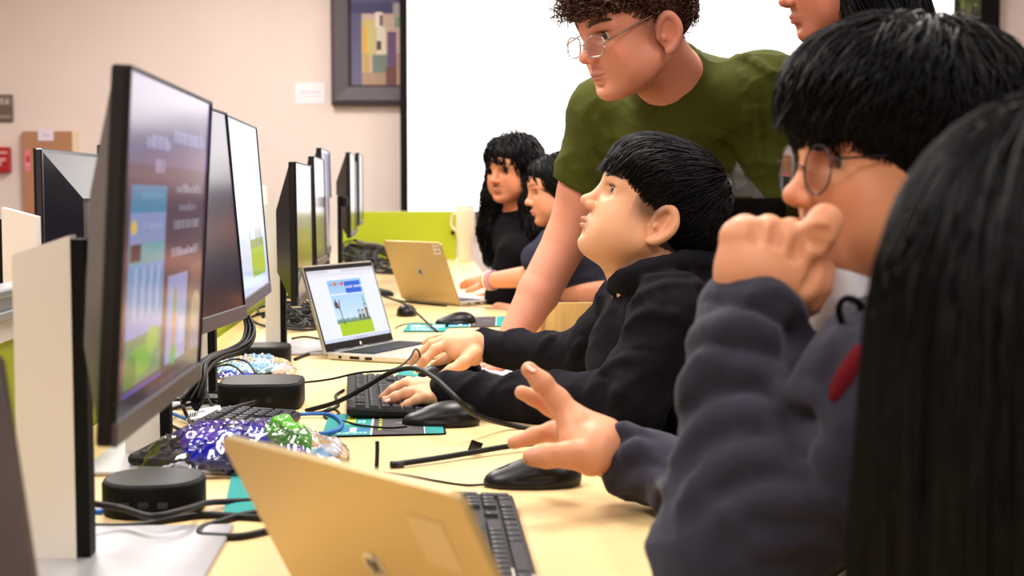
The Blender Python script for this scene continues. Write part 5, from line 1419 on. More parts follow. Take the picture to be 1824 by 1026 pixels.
b1.chain([P(1250, 220, 2.92), sL, P(1385, 330, 2.86), eL, wL], [.09, .060, .050, .044, .030], .03)
# hand flat on the desk
b1.chain([wR, P(885, 640, 2.98), P(862, 652, 2.96)], [.030, .026, .016], .012); b1.cone(wR, P(870, 645, 3.0), .026, .015, .012)
for (a_, b_, c_) in (((866, 655, 2.94), (842, 658, 2.93), (818, 663, 2.93)), ((864, 651, 2.98), (838, 653, 2.98), (812, 658, 2.98)), ((866, 646, 3.01), (842, 648, 3.02), (820, 652, 3.02)), ((872, 642, 3.04), (852, 642, 3.06), (836, 645, 3.07))):
    finger(b1, [P(*a_), P(*b_), P(*c_)], [.011, .0092, .0075], .004)
finger(b1, [P(890, 648, 2.93), P(872, 662, 2.90), P(852, 670, 2.88)], [.014, .0115, .009], .006)
# other hand resting low
b1.chain([wL, P(1452, 640, 2.73), P(1440, 665, 2.72)], [.030, .030, .018], .012)
for i in range(4): finger(b1, [P(1452 - i * 10, 655, 2.70 + .012 * i), P(1440 - i * 10, 682, 2.69 + .012 * i), P(1434 - i * 10, 700, 2.69 + .012 * i)], [.012, .010, .008], .004)
finger(b1, [P(1470, 640, 2.70), P(1478, 662, 2.68), P(1474, 682, 2.67)], [.013, .011, .009], .005)
skin1 = (222, 150, 122)
fade1 = lambda q: .45 * np.clip(1.4 * blob(q, (.018, .066, .030), (.020, .03, .022)), 0, 1) + .85 * ((q[:, 0] < -.03) & (q[:, 2] > -.012) & (np.abs(q[:, 1]) < .072)) + .5 * blob(q, (-.04, .06, -.015), (.03, .04, .02))
def col1(V):
    c = face_cols(V, f1, skin1, fade1, lipc=(.36, .12, .10), blush=.5, browc=(.10, .045, .025), browa=.6)
    g = wob(V, 90, 1.0) * .5 + .5; return mixc(c, c.mean(0) * np.array([1.1, .7, .62]), np.clip(g - .72, 0, 1) * .6)
body('body', b1, .0026, r1, col1)
eyes(f1, r1, (1, -.1, -.15)); brows(f1, r1, M['brow_brown'], .0475, 5, 150, .0042, b1)
spectacles(f1, r1, M['chrome'], .0250, .0165, .034, .112, .014, .25, True, .012, 3.2, .0014)
h1 = Sdf(); k1 = f1.k
h1.ell(f1(-.008, 0, .070), np.array([.100, .084, .074]) * k1, f1.R, .01).ell(f1(.045, 0, .098), np.array([.062, .066, .042]) * k1, f1.R, .03)
h1.ell(f1(-.06, 0, .025), np.array([.04, .066, .05]) * k1, f1.R, .03)
h1.ell(f1(.08, 0, .005), np.array([.065, .12, .066]) * k1, f1.R, .006, 's'); h1.ell(f1(.02, .09, -.025), np.array([.045, .035, .062]) * k1, f1.R, .006, 's'); h1.ell(f1(.02, -.09, -.025), np.array([.045, .035, .062]) * k1, f1.R, .006, 's')
hv, hf = h1.mesh(.006)
g1 = np.random.default_rng(4)
rt = np.concatenate([pick(hv, 1900, lambda V: f1.inv(V)[:, 2] > .0, 6), pick(hv, 1300, lambda V: (f1.inv(V)[:, 2] > .02) & (f1.inv(V)[:, 2] < .10) & (f1.inv(V)[:, 0] > -.02), 66)])
def dir1(p, i):
    q = f1.inv(p); d = q - np.array([-.03, 0, .06]); d = d / np.linalg.norm(d, axis=1)[:, None]; t = np.cross(d, np.array([.2, 1.0, .1])); return (t * np.sign(np.sin(p[:, :1] * 190)) + .4 * d) @ f1.R.T
strands('curly_hair', h1, rt, dir1, 12, .0042, .007, .0013, r1, M['hair_brown'], jitter=.7, curl=.0055, curlf=1.15, extra=(hv, hf), seed=7, taper=2.5, keep=clear_face(f1, .058, .03, -.01))
rt = pick(hv, 420, lambda V: (f1.inv(V)[:, 0] > .06) & (f1.inv(V)[:, 2] > .06), 8)
strands('curly_fringe', h1, rt, lambda p, i: np.tile(f1.R @ np.array([.65, .0, -.75]), (len(p), 1)), 12, .0040, .004, .0012, r1, M['hair_brown'], jitter=.55, curl=.0055, curlf=1.2, push=False, seed=9, taper=2.5, keep=clear_face(f1, .054, .03, -.01))
edge_locks(f1, h1, hv, r1, M['hair_brown'], (.055, .11), (.03, .14), 500, 8, .0032, [.1, 0, -.7], 72, .0045, .0012, .6, -1, 'front_curls')
edge_locks(f1, h1, hv, r1, M['hair_brown'], (.04, .10), (-.03, .06), 700, 9, .0032, [.1, 0, -.6], 62, .0045, .0012, .6)
# t-shirt
s1 = Sdf(); ct = P(1240, 330, 3.00)
s1.cone(P(1215, 235, 2.95), ct, .14, .165, .05, wr=(.004, 30, 1)).cone(ct, P(1330, 520, 3.08), .165, .17, .06, wr=(.006, 35, 2)).cone(P(1330, 520, 3.08), (.60, 3.12, .82), .17, .165, .05)
s1.ell(P(1290, 175, 2.92), (.155, .11, .06), k=.05)
s1.chain([P(1190, 215, 2.96), sR], [.10, .080], .04); s1.cone(sR, P(1040, 336, 3.06), .080, .076, .04, wr=(.004, 60, 1.2))
s1.chain([P(1260, 205, 2.90), sL], [.11, .076], .04); s1.cone(sL, P(1392, 340, 2.85), .078, .070, .04, wr=(.004, 60, 3.2))
na = nz(f1(-.02, 0, -.02) - P(1225, 190, 2.92)); rc = P(1196, 142, 2.87); rx = nz(np.cross(na, [0, 0, 1.0])); ry = np.cross(na, rx)
ring = [rc + .078 * (math.cos(t) * rx + math.sin(t) * ry) for t in np.linspace(0, 2 * math.pi, 21)]
s1.cone(rc - na * .09, rc, .125, .080, .03)
folds_on(s1, [[(1322, 130), (1335, 180), (1330, 250), (1345, 330)], [(1345, 150), (1352, 240), (1362, 330)], [(1050, 250), (1075, 300), (1110, 330)], [(1030, 300), (1070, 345), (1100, 360)], [(1210, 240), (1260, 290), (1330, 310)], [(1250, 230), (1300, 250), (1330, 290)], [(1062, 215), (1090, 260), (1098, 330)], [(1260, 90), (1330, 105), (1385, 140)]], 2.6, 3.3, .008, .016, .004)
s1.cone(rc + na * .15, rc + na * .062, .074, .073, .008, 's')
s1.chain(ring, [.0065] * 21, .006)
s1.cone(P(1040, 336, 3.06) + nz(P(1040, 336, 3.06) - sR) * .056, P(1040, 336, 3.06) + nz(P(1040, 336, 3.06) - sR) * .15, .095, .10, .003, 's')
ol, gm, dk = np.array(lin((68, 72, 20))), np.array(lin((112, 112, 108))), np.array(lin((20, 16, 14)))
def px_of(V):
    c, s = math.cos(PITCH), math.sin(PITCH); d = V - np.array(CAM); y = d[:, 1] * c - d[:, 2] * s; z = d[:, 1] * s + d[:, 2] * c
    return CX + F_PX * d[:, 0] / y, CY - F_PX * z / y
def inpoly(x, y, poly):
    ins = np.zeros(len(x), bool); n = len(poly)
    for i in range(n):
        (x0, y0), (x1, y1) = poly[i], poly[(i + 1) % n]
        c_ = ((y0 > y) != (y1 > y)) & (x < (x1 - x0) * (y - y0) / (y1 - y0 + 1e-9) + x0); ins ^= c_
    return ins
def col_tee(V):
    c = np.tile(ol, (len(V), 1)); x, y = px_of(V); fr = V[:, 1] < 3.02
    c[fr & inpoly(x, y, [(1240, 372), (1255, 352), (1400, 352), (1400, 700), (1240, 700)])] = dk
    c[fr & inpoly(x, y, [(1240, 372), (1262, 345), (1290, 305), (1302, 310), (1314, 288), (1326, 310), (1345, 330), (1362, 352), (1345, 352), (1300, 348), (1262, 372)])] = gm
    c[fr & inpoly(x, y, [(1314, 288), (1320, 300), (1332, 330), (1312, 336), (1306, 312)])] = gm * 1.5
    c[fr & inpoly(x, y, [(1284, 394), (1288, 390), (1294, 391), (1296, 397), (1292, 402), (1285, 401)])] = np.array(lin((190, 10, 30)))
    c[fr & inpoly(x, y, [(1300, 392), (1304, 391), (1306, 402), (1301, 402)])] = np.array(lin((150, 10, 30)))
    return c
cloth('t_shirt', s1, .0038, r1, M['olive'], lambda V: ridge(V, 22, .6) * .0028 + ridge(V, 55, 1.0) * .0009, 'olive green t-shirt with a grey mountain print', col_tee)
# trousers and shoes
s = Sdf()
for sg in (1, -1):
    hp_ = np.array([.60 + .06 * sg, 3.12 + .05 * sg, .86]); kn = np.array([.58 + .10 * sg, 3.14 + .04 * sg, .48]); ak = np.array([.62 + .12 * sg, 3.20, .10])
    s.cone(hp_, kn, .095, .070, .04, wr=(.004, 50, sg)).cone(kn, ak, .068, .052, .03, wr=(.004, 60, sg + 2))
s.ell((.60, 3.12, .88), (.16, .12, .10), k=.05); cloth('trousers', s, .012, r1, M['jeans'])
for sg in (1, -1):
    q = Sdf(); a = np.array([.62 + .12 * sg, 3.18, .05]); q.ell(a + [-.01, -.06, -.01], (.042, .10, .035)).ell(a + [0, .03, .01], (.04, .05, .045), k=.02)
    v, f_ = q.mesh(.01); v[:, 2] = np.maximum(v[:, 2], .002); o = link('shoe', mesh('shoe', v, f_, True), M['shoe']); world_child(o, r1)

# ---------------------------------------------------------------- student with glasses and the fist at the mouth
r3 = person((.62, 1.42, 0), 'seated student in a charcoal hoodie and round glasses, fist held at the mouth')
f3 = face_frame(P(1614, 328, 1.37), 12, -3, 0, 1.04)
b3 = Sdf(); head_sdf(b3, f3, jaw=1.05, cheek=1.06, lips=1.1)
nk3 = f3(-.04, 0, -.15)
b3.cone(f3(-.02, 0, -.02), nk3, .058, .062, .03).cone(nk3, nk3 + [.06, 0, -.14], .062, .07, .05)
b3.cone(f3(.025, 0, -.055), nk3 + [-.02, 0, .0], .040, .052, .03)
sh3L, el3L, wr3L = P(1640, 700, 1.19), P(1300, 985, 1.20), P(1342, 535, 1.275)
sh3R, el3R, wr3R = P(1640, 660, 1.56), P(1330, 900, 1.58), P(1095, 808, 1.70)
b3.chain([nk3 + [.04, -.02, -.08], sh3L, el3L, wr3L], [.08, .05, .038, .029], .03)
b3.chain([nk3 + [.04, .02, -.08], sh3R, el3R, wr3R], [.08, .05, .036, .027], .03)
# fist: back of the hand towards us
b3.chain([wr3L, P(1330, 480, 1.27), P(1322, 425, 1.27)], [.030, .028, .020], .015); b3.chain([wr3L, P(1370, 490, 1.265), P(1368, 425, 1.262)], [.030, .028, .020], .015)
b3.chain([wr3L, P(1400, 500, 1.268), P(1408, 432, 1.262)], [.028, .027, .019], .015); b3.chain([P(1380, 530, 1.27), P(1425, 500, 1.27), P(1440, 448, 1.262)], [.026, .024, .018], .012)
finger(b3, [P(1314, 424, 1.275), P(1327, 409, 1.280), P(1345, 420, 1.305), P(1352, 450, 1.31)], [.0155, .0128, .011, .0095], .006)
finger(b3, [P(1364, 424, 1.268), P(1369, 409, 1.280), P(1382, 420, 1.308), P(1388, 450, 1.31)], [.0165, .0135, .0115, .0095], .004)
finger(b3, [P(1404, 430, 1.266), P(1408, 415, 1.283), P(1420, 425, 1.31), P(1424, 450, 1.31)], [.0162, .0135, .0115, .0095], .004)
finger(b3, [P(1440, 444, 1.258), P(1458, 415, 1.252), P(1470, 394, 1.256), P(1474, 398, 1.285)], [.0175, .0158, .0148, .012], .006)
finger(b3, [P(1400, 548, 1.275), P(1438, 535, 1.268), P(1456, 508, 1.268), P(1468, 482, 1.272)], [.020, .0140, .0125, .0105], .005)
grooves_on(b3, [[(1349, 396), (1347, 412), (1345, 430)], [(1388, 398), (1386, 416), (1384, 434)], [(1428, 420), (1424, 438), (1416, 458)], [(1436, 516), (1449, 494), (1458, 470)], [(1444, 425), (1456, 433), (1468, 436)], [(1448, 410), (1462, 415), (1474, 415)]], 1.15, 1.40, .0022, .008, -.0008)
# open hand over the mouse
w3 = wr3R
b3.chain([w3, P(1062, 792, 1.68), P(1030, 768, 1.68)], [.029, .029, .022], .015); b3.chain([w3, P(1055, 800, 1.66), P(1022, 792, 1.67)], [.028, .026, .019], .014)
b3.cone(P(1070, 780, 1.69), P(1022, 750, 1.70), .026, .020, .015)
finger(b3, [P(1024, 752, 1.69), P(994, 712, 1.70), P(966, 682, 1.70), P(942, 658, 1.70)], [.0180, .0128, .0115, .0098], .010)
finger(b3, [P(1018, 748, 1.73), P(978, 724, 1.75), P(952, 708, 1.75), P(929, 699, 1.75)], [.0145, .0110, .0105, .0090], .005)
finger(b3, [P(1016, 776, 1.71), P(985, 767, 1.72), P(952, 776, 1.71), P(916, 788, 1.70)], [.0145, .0115, .0102, .0088], .006)
finger(b3, [P(1018, 784, 1.73), P(994, 782, 1.75), P(978, 792, 1.76), P(968, 806, 1.76)], [.0130, .0100, .009, .0080], .004)
finger(b3, [P(1052, 815, 1.645), P(1012, 810, 1.63), P(975, 812, 1.62), P(947, 814, 1.62)], [.0215, .0145, .0130, .0110], .012)
skin3 = (216, 150, 112)
def col3(V):
    c = face_cols(V, f3, skin3, lambda q: .9 * ((q[:, 0] < .01) & (q[:, 2] > .02) & (np.abs(q[:, 1]) < .073)), lipc=(.36, .12, .09), blush=.35, stubble=.25)
    return c
body('body', b3, .0026, r3, col3)
eyes(f3, r3, (1, .1, -.1)); brows(f3, r3, M['brow'], .0475, 12, 150, .0045, b3)
nail('n', P(953, 809, 1.609), np.array([-.25, -1, .25]), np.array([-1, .15, 0]), .0065, .0075, r3)
nail('n', P(946, 654, 1.690), np.array([.5, -.3, .8]), np.array([-.6, 0, .6]), .0055, .007, r3)
spectacles(f3, r3, M['gunmetal'], .0235, .0225, .034, .107, .018, .08, True, .004, 2.0, .0010)
h3 = Sdf(); k3 = f3.k
h3.ell(f3(-.012, 0, .060), np.array([.112, .094, .092]) * k3, f3.R, .01).ell(f3(.042, 0, .082), np.array([.064, .078, .058]) * k3, f3.R, .03)
h3.ell(f3(-.07, 0, .0), np.array([.055, .078, .075]) * k3, f3.R, .03)
h3.ell(f3(.088, 0, -.022), np.array([.075, .12, .060]) * k3, f3.R, .006, 's'); h3.ell(f3(.045, .095, -.045), np.array([.042, .035, .060]) * k3, f3.R, .006, 's'); h3.ell(f3(.045, -.095, -.045), np.array([.042, .035, .060]) * k3, f3.R, .006, 's')
h3.cone(f3(-.02, 0, -.12), f3(.05, 0, -.10), .06, .06, .01, 's')
hv, hf = h3.mesh(.006)
def dir3(p, i):
    q = f3.inv(p); crown = np.array([-.02, .02, .155]); d = q - crown; d /= np.linalg.norm(d, axis=1)[:, None] + 1e-6
    d[:, 2] -= .7; d[:, 0] += .35 * (q[:, 0] > 0); return d @ f3.R.T
rt = pick(hv, 3600, lambda V: f3.inv(V)[:, 2] > -.03, 21)
strands('hair', h3, rt, dir3, 9, .0105, .0065, .0013, r3, M['hair_black'], jitter=.30, extra=(hv, hf), seed=22, grow=.0006, curl=.0012, curlf=.8, keep=clear_face(f3, .052, .045, -.05))
rt = pick(hv, 700, lambda V: (f3.inv(V)[:, 0] > .05) & (f3.inv(V)[:, 2] > .055) , 23)
strands('fringe', h3, rt, lambda p, i: np.tile(f3.R @ np.array([.20, .05, -1.0]), (len(p), 1)), 8, .0090, .003, .0012, r3, M['hair_black'], jitter=.16, push=False, seed=24, keep=clear_face(f3, .047, .06, -.05))
edge_locks(f3, h3, hv, r3, M['hair_black'], (.040, .095), (.035, .14), 900, 4, .0052, [.1, 0, -.95], 73, ymin=-1, nm='front_hair')
edge_locks(f3, h3, hv, r3, M['hair_black'], (.035, .08), (-.02, .08), 800, 6, .0052, [.3, 0, -.95], 63)
# hoodie
s3 = Sdf(); t3 = np.array([.52, 1.40, .66])
s3.cone(nk3 + [.05, 0, -.09], t3, .12, .165, .05).cone(t3, (.60, 1.42, .56), .17, .17, .05)
s3.cone(nk3 + [.05, -.02, -.10], sh3L, .11, .085, .04); s3.cone(sh3L, el3L, .085, .062, .04, wr=(.006, 50, 1.0))
cuff = wr3L + nz(el3L - wr3L) * .018
s3.cone(el3L, cuff, .064, .050, .03, wr=(.009, 62, .3)); s3.cone(cuff + nz(el3L - wr3L) * .03, cuff, .047, .046, .012)
s3.cone(nk3 + [.05, .02, -.10], sh3R, .11, .082, .04); s3.cone(sh3R, el3R, .082, .058, .04, wr=(.006, 50, 2.0)); s3.cone(el3R, w3 + nz(el3R - w3) * .022, .060, .042, .03, wr=(.007, 90, 1.9))
folds = [[(1205, 645, 1.22), (1245, 600, 1.185), (1310, 585, 1.19), (1385, 610, 1.20), (1420, 660, 1.235)], [(1198, 740, 1.21), (1240, 690, 1.165), (1310, 660, 1.16), (1380, 680, 1.19), (1422, 735, 1.22)],
         [(1205, 820, 1.19), (1260, 760, 1.14), (1340, 740, 1.14), (1410, 780, 1.18)], [(1225, 900, 1.16), (1300, 830, 1.125), (1390, 820, 1.14), (1440, 850, 1.17)], [(1250, 960, 1.14), (1340, 900, 1.12), (1430, 890, 1.14), (1500, 860, 1.16)]]
folds_on(s3, [[(a, b) for a, b, _ in fl] for fl in folds], .95, 1.45, .0125, .020, .006)
folds_on(s3, [[(1075, 790), (1105, 770), (1150, 775)], [(1085, 830), (1135, 800), (1180, 830)], [(1095, 868), (1160, 850), (1200, 880)], [(1440, 700), (1480, 740), (1500, 800)], [(1430, 760), (1480, 790), (1510, 860)], [(1215, 700), (1250, 650), (1290, 640)]], .95, 1.9, .009, .016, .004)
grooves_on(s3, [[(1424, 600), (1432, 650), (1428, 700), (1420, 745), (1440, 800)]], .95, 1.6, .010, .022, .0)
grooves_on(s3, [[(1250, 535), (1310, 540), (1370, 562), (1418, 600)], [(1092, 775), (1100, 830), (1090, 870)]], .95, 1.9, .0022, .006, .0)
folds_on(s3, [[(1500, 590), (1470, 650), (1440, 720)], [(1450, 770), (1480, 840), (1490, 930)], [(1270, 900), (1350, 960), (1440, 950)]], .95, 1.7, .008, .016, .004)
# hood and opening edge
s3.chain(catmull([P(1440, 700, 1.17), P(1480, 640, 1.18), P(1512, 590, 1.20), P(1560, 560, 1.22), P(1640, 560, 1.26)], 3), [.016] * 13, .014)
s3.ell(nk3 + [.08, 0, -.03], (.07, .12, .06), k=.04)
s3.cone(nk3 + [-.02, 0, .09], nk3 + [-.02, 0, -.06], .068, .072, .012, 's')
s3.cone(P(1465, 430, 1.33), P(1430, 640, 1.33), .055, .030, .012, 's')
cloth('hoodie', s3, .0048, r3, M['hood_grey'], lambda V: ridge(V, 30, 2.3) * .0022 + ridge(V, 85, 2.0) * .0007, 'charcoal fleece hoodie with a ribbed cuff')
q = Sdf(); q.chain([P(1498, 490, 1.36), P(1488, 540, 1.35), P(1462, 600, 1.35)], [.040, .036, .018], .02).cone(P(1540, 480, 1.38), P(1520, 600, 1.38), .05, .05, .02); cloth('undershirt', q, .006, r3, M['tee_white'], lambda V: ridge(V, 60, 1) * .0015, 'white undershirt at the collar')
V_, F_ = tube_arrays(catmull([P(1500, 575, 1.17), P(1494, 548, 1.165), P(1508, 532, 1.165), P(1530, 540, 1.17), P(1536, 565, 1.18)]), .0032, 8); o = link('drawstring', mesh('drawstring', V_, F_, True), M['tee_black']); world_child(o, r3)
dpt = hit(s3, 1512, 668, .9, 1.6) or 1.2; q = Sdf(); q.chain([P(x_, y_, (hit(s3, x_, y_, .9, 1.6) or dpt) + .0035) for x_, y_ in ((1535, 628), (1522, 650), (1508, 672), (1494, 694), (1482, 712))], [.0085, .0075, .0068, .006, .004], .01); M['crimson'] = fabric('crimson_cloth', (92, 14, 24)); cloth('chest_patch', q, .005, r3, M['crimson'], None, 'dark red patch on the hoodie chest')
seated_legs(r3, (.62, 1.42), M['jeans'], .62, .30, 1.42)

# ---------------------------------------------------------------- foreground person: only the long black hair shows
r4 = person((.66, .80, 0), 'person at the far right, only long straight black hair in view')
f4 = face_frame(P(1882, 612, .86), -78, 0, 0, 1.0)
b4 = Sdf(); head_sdf(b4, f4); nk4 = f4(-.03, 0, -.15)
b4.cone(f4(-.02, 0, -.02), nk4, .055, .06, .03).cone(nk4, nk4 + [.03, 0, -.15], .07, .12, .05)
body('body', b4, .004, r4, lambda V: face_cols(V, f4, skin3))
eyes(f4, r4)
s4 = Sdf(); s4.cone(nk4 + [.03, 0, -.07], (.62, .80, .56), .13, .17, .05)
for sg in (1, -1):
    s4.chain([nk4 + [.03, 0, -.08], nk4 + [.04, .17 * sg, -.14], nk4 + [.10, .20 * sg, -.36], nk4 + [.08, .16 * sg, -.50]], [.10, .07, .052, .042], .04)
cloth('black_top', s4, .008, r4, M['tee_black'])
h4 = Sdf(); h4.ell(f4(-.01, 0, .055), np.array([.112, .098, .098]), f4.R, .01)
h4.ell(f4(-.03, 0, -.06), (.10, .105, .14), f4.R, .05)
dn = np.array([0, 0, -1.0])
h4.cone(f4(-.03, 0, -.03), f4(-.03, 0, -.05) + [-.03, 0, -.42], .100, .108, .05); h4.cone(f4(-.02, 0, -.0), f4(-.02, 0, -.02) + [-.050, -.0, -.42], .102, .106, .05)
h4.ell(f4(.12, 0, -.02), np.array([.07, .06, .09]), f4.R, .02, 's')
hv, hf = h4.mesh(.006)
def dir4(p, i):
    q_ = f4.inv(p); d = q_ - np.array([-.01, 0, .14]); d[:, 2] = -np.abs(d[:, 2]) * 1.2 - .03; d /= np.linalg.norm(d, axis=1)[:, None] + 1e-6; return d @ f4.R.T
rt = pick(hv, 4200, lambda V: V[:, 2] > .8, 31)
strands('long_hair', h4, rt, dir4, 14, .022, .004, .0010, r4, M['hair_black'], jitter=.05, extra=(hv, hf), seed=32)
seated_legs(r4, (.66, .80), M['jeans'], .66, .34, .80)

# ---------------------------------------------------------------- far student with very long curly hair
r5 = person((.16, 5.35, 0), 'far student with very long black wavy hair and black top, facing us')
f5 = face_frame(P(915, 312, 4.95), 50, -8, 0, 1.0)
b5 = Sdf(); head_sdf(b5, f5, ears=False); nk5 = f5(-.03, 0, -.15)
b5.cone(f5(-.02, 0, -.02), nk5, .052, .056, .03).cone(nk5, nk5 + [.03, 0, -.15], .07, .12, .05)
skin5 = (214, 140, 104)
for sg in (1, -1): b5.chain([nk5 + [.0, .05 * sg, -.08], nk5 + [-.03, .16 * sg, -.12], nk5 + [-.08, .17 * sg, -.30], nk5 + [-.22, .10 * sg, -.33]], [.06, .045, .035, .026], .03)
body('body', b5, .004, r5, lambda V: face_cols(V, f5, skin5, stubble=.7))
eyes(f5, r5, (1, .1, -.1)); brows(f5, r5, M['brow'], .046, 15, 90, .004)
s5 = Sdf(); s5.cone(nk5 + [.01, 0, -.07], (.14, 5.3, .56), .12, .165, .05)
for sg in (1, -1): s5.chain([nk5 + [.0, 0, -.08], nk5 + [-.03, .16 * sg, -.13], nk5 + [-.08, .17 * sg, -.28]], [.09, .062, .055], .04)
cloth('black_top', s5, .008, r5, M['tee_black'], lambda V: ridge(V, 25, 1) * .003)
h5 = Sdf(); h5.ell(f5(-.012, 0, .058), (.108, .090, .090), f5.R, .01).ell(f5(.045, 0, .085), (.05, .06, .04), f5.R, .02)
for sg in (1, -1): h5.chain([f5(-.01, sg * .075, .03), f5(.01, sg * .088, -.08), f5(.03, sg * .10, -.20), f5(.04, sg * .10, -.30)], [.034, .042, .046, .025], .03)
h5.cone(f5(-.06, 0, 0), f5(-.06, 0, -.25), .07, .09, .04); h5.ell(f5(.10, .004, -.012), (.058, .055, .082), f5.R, .008, 's')
hv, hf = h5.mesh(.008)
rt = pick(hv, 1500, lambda V: f5.inv(V)[:, 2] > -.25, 41)
strands('long_hair', h5, rt, lambda p, i: (lambda q_: ((lambda d: d / (np.linalg.norm(d, axis=1)[:, None] + 1e-6))(np.stack([q_[:, 0] * .3, q_[:, 1] * .6, -np.abs(q_[:, 2]) - .06], 1))) @ f5.R.T)(f5.inv(p)), 9, .016, .006, .0026, r5, M['hair_black'], jitter=.15, curl=.005, curlf=1.0, extra=(hv, hf), seed=42)
seated_legs(r5, (.18, 5.35), M['jeans'], .2, -.14, 5.35)

# ---------------------------------------------------------------- far student in profile, hand on the far laptop
r6 = person((.30, 4.62, 0), 'far student in profile with dark hair, bracelet and forearm on the far laptop')
f6 = face_frame(P(1000, 348, 4.55), 8, -10, 0, 1.0)
b6 = Sdf(); head_sdf(b6, f6, ears=False, mouth_open=.003); nk6 = f6(-.03, 0, -.15)
b6.cone(f6(-.02, 0, -.02), nk6, .050, .054, .03).cone(nk6, nk6 + [.03, 0, -.15], .07, .12, .05)
s6L, e6L, w6L = P(990, 440, 4.42), P(950, 492, 4.45), P(868, 500, 4.62)
b6.chain([nk6 + [.02, 0, -.08], s6L, e6L, w6L], [.08, .048, .038, .024], .03); b6.chain([nk6 + [.02, .1, -.08], nk6 + [.0, .16, -.14], nk6 + [-.10, .16, -.28], nk6 + [-.26, .14, -.24]], [.07, .045, .036, .024], .03)
b6.cone(w6L, P(845, 503, 4.66), .024, .022, .01)
for i in range(4): finger(b6, [P(848, 500 + i * 3, 4.64 + .01 * i), P(833, 500 + i * 3, 4.66 + .012 * i), P(822, 506 + i * 2, 4.68 + .012 * i)], [.011, .009, .0075], .004)
finger(b6, [P(856, 508, 4.62), P(842, 515, 4.61), P(832, 518, 4.62)], [.012, .010, .008], .004)
body('body', b6, .004, r6, lambda V: face_cols(V, f6, (220, 150, 116)))
eyes(f6, r6, (1, 0, -.2)); brows(f6, r6, M['brow'], .046, 16, 90, .003)
s6 = Sdf(); s6.cone(nk6 + [.02, 0, -.07], (.30, 4.62, .56), .12, .165, .05, wr=(.004, 30, 1)); s6.chain([nk6 + [.02, 0, -.08], s6L, P(958, 462, 4.42)], [.09, .062, .055], .04); s6.chain([nk6 + [.02, .1, -.08], nk6 + [.0, .16, -.14], nk6 + [-.06, .16, -.22]], [.09, .062, .055], .04)
cloth('t_shirt', s6, .008, r6, M['tee_grey'], lambda V: ridge(V, 25, 1) * .003, 'dark grey t-shirt')
h6 = Sdf(); h6.ell(f6(-.012, 0, .055), (.108, .088, .086), f6.R, .01).ell(f6(.04, 0, .08), (.05, .06, .04), f6.R, .02)
for sg in (1, -1): h6.chain([f6(-.02, sg * .066, .03), f6(-.03, sg * .072, -.08), f6(-.03, sg * .07, -.20)], [.036, .034, .022], .03)
h6.cone(f6(-.06, 0, 0), f6(-.07, 0, -.22), .07, .05, .04); h6.ell(f6(.10, 0, -.016), (.075, .10, .078), f6.R, .008, 's')
hv, hf = h6.mesh(.008); rt = pick(hv, 900, lambda V: f6.inv(V)[:, 2] > -.2, 43)
strands('hair', h6, rt, lambda p, i: (lambda q_: ((lambda d: d / (np.linalg.norm(d, axis=1)[:, None] + 1e-6))(np.stack([-.02 - 0 * q_[:, 0], q_[:, 1] * .6, -np.abs(q_[:, 2]) - .06], 1))) @ f6.R.T)(f6.inv(p)), 8, .014, .004, .0022, r6, M['hair_black'], jitter=.08, extra=(hv, hf), seed=44)
wd = nz(w6L - e6L)
for k_, (t_, mt) in enumerate(((.012, 'cream'), (.03, 'violet'))):
    if mt not in M: M[mt] = mat(mt + '_band', (190, 150, 190), .5)
    cc = w6L - wd * t_; x_ = nz(np.cross(wd, [0, 0, 1.0])); y_ = np.cross(wd, x_)
    pts = np.array([cc + (.030 * math.cos(a)) * x_ + (.030 * math.sin(a)) * y_ for a in np.linspace(0, 2 * math.pi, 21)]); V_, F_ = tube_arrays(pts, .0035, 6)
    o = link('bracelet', mesh('bracelet', V_, F_, True), M[mt]); world_child(o, r6)
seated_legs(r6, (.32, 4.62), M['jeans'], .3, -.02, 4.62)

# ---------------------------------------------------------------- standing person behind, top right
r7 = person((.93, 2.74, 0), 'standing person with long dark hair at the top right, only lower face visible')
f7 = face_frame(P(1500, -26, 2.62), 8, -14, 0, 1.02)
b7 = Sdf(); head_sdf(b7, f7, ears=False); nk7 = f7(-.03, 0, -.15)
b7.cone(f7(-.02, 0, -.02), nk7, .052, .056, .03).cone(nk7, nk7 + [.03, 0, -.15], .07, .12, .05)
body('body', b7, .0035, r7, lambda V: face_cols(V, f7, (206, 128, 100), stubble=.35)); eyes(f7, r7)
brows(f7, r7, M['brow'], .046, 18, 90, .004)
s7 = Sdf(); s7.cone(nk7 + [.04, 0, -.09], (.93, 2.74, .86), .13, .16, .05, wr=(.005, 30, 1)).cone((.93, 2.74, .86), (.93, 2.74, .80), .16, .15, .05)
for sg in (1, -1): s7.chain([nk7 + [.02, 0, -.08], nk7 + [.06, .16 * sg, -.14], nk7 + [.17, .19 * sg, -.40], nk7 + [.16, .18 * sg, -.62]], [.10, .066, .052, .040], .04)
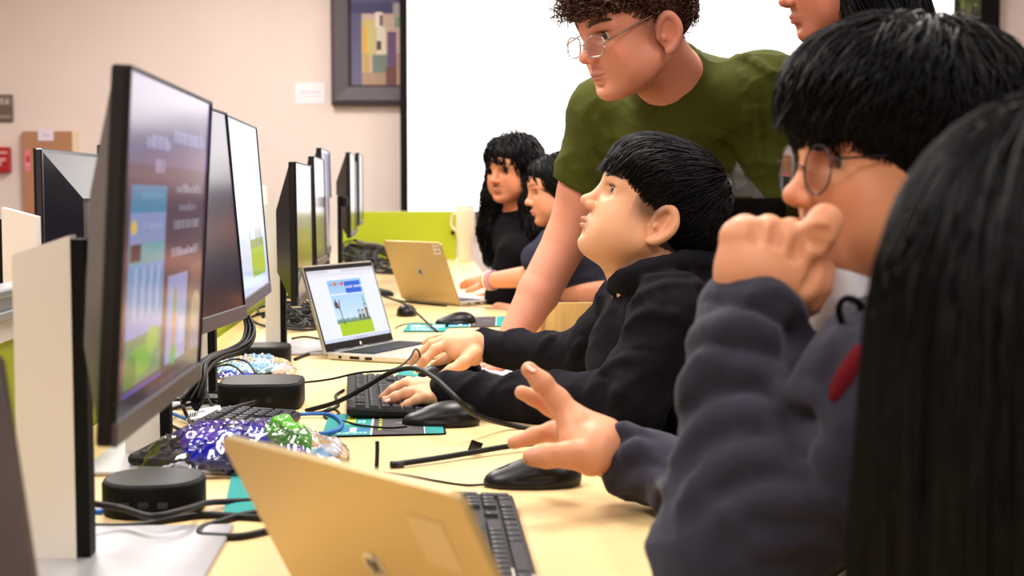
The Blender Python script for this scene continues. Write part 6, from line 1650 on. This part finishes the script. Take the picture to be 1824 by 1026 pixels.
cloth('black_top', s7, .01, r7, M['tee_black'], lambda V: ridge(V, 20, 1) * .004)
s = Sdf()
for sg in (1, -1): s.cone((.93, 2.74 + .09 * sg, .80), (.93, 2.74 + .11 * sg, .46), .09, .066, .04).cone((.93, 2.74 + .11 * sg, .46), (.95, 2.74 + .12 * sg, .10), .066, .05, .03)
cloth('trousers', s, .014, r7, M['jeans'])
for sg in (1, -1):
    q = Sdf(); a = np.array([.95, 2.74 + .12 * sg, .05]); q.ell(a + [-.06, 0, -.01], (.10, .042, .035)).ell(a + [.03, 0, .01], (.05, .04, .045), k=.02)
    v, f_ = q.mesh(.01); v[:, 2] = np.maximum(v[:, 2], .002); o = link('shoe', mesh('shoe', v, f_, True), M['shoe']); world_child(o, r7)
h7 = Sdf(); h7.ell(f7(-.012, 0, .058), (.112, .092, .090), f7.R, .01).ell(f7(.04, 0, .085), (.055, .065, .04), f7.R, .02)
h7.chain([f7(.005, .080, .03), f7(.028, .084, -.06), f7(.045, .082, -.16), f7(.03, .08, -.32)], [.014, .014, .015, .012], .02)
h7.chain([f7(-.03, .060, .03), f7(-.04, .076, -.08), f7(-.04, .08, -.24), f7(-.06, .08, -.34)], [.045, .045, .040, .02], .03)
h7.chain([f7(-.02, -.070, .03), f7(.02, -.078, -.08), f7(.04, -.08, -.24)], [.03, .03, .02], .03)
h7.cone(f7(-.06, 0, 0), f7(-.10, 0, -.28), .08, .07, .04); h7.ell(f7(.105, 0, -.016), (.08, .11, .078), f7.R, .008, 's')
hv, hf = h7.mesh(.007); rt = pick(hv, 1500, lambda V: f7.inv(V)[:, 2] > -.25, 45)
strands('long_hair', h7, rt, lambda p, i: (lambda q_: ((lambda d: d / (np.linalg.norm(d, axis=1)[:, None] + 1e-6))(np.stack([-.02 - 0 * q_[:, 0], q_[:, 1] * .5, -np.abs(q_[:, 2]) - .06], 1))) @ f7.R.T)(f7.inv(p)), 9, .016, .005, .0018, r7, M['hair_black'], jitter=.08, extra=(hv, hf), seed=46)
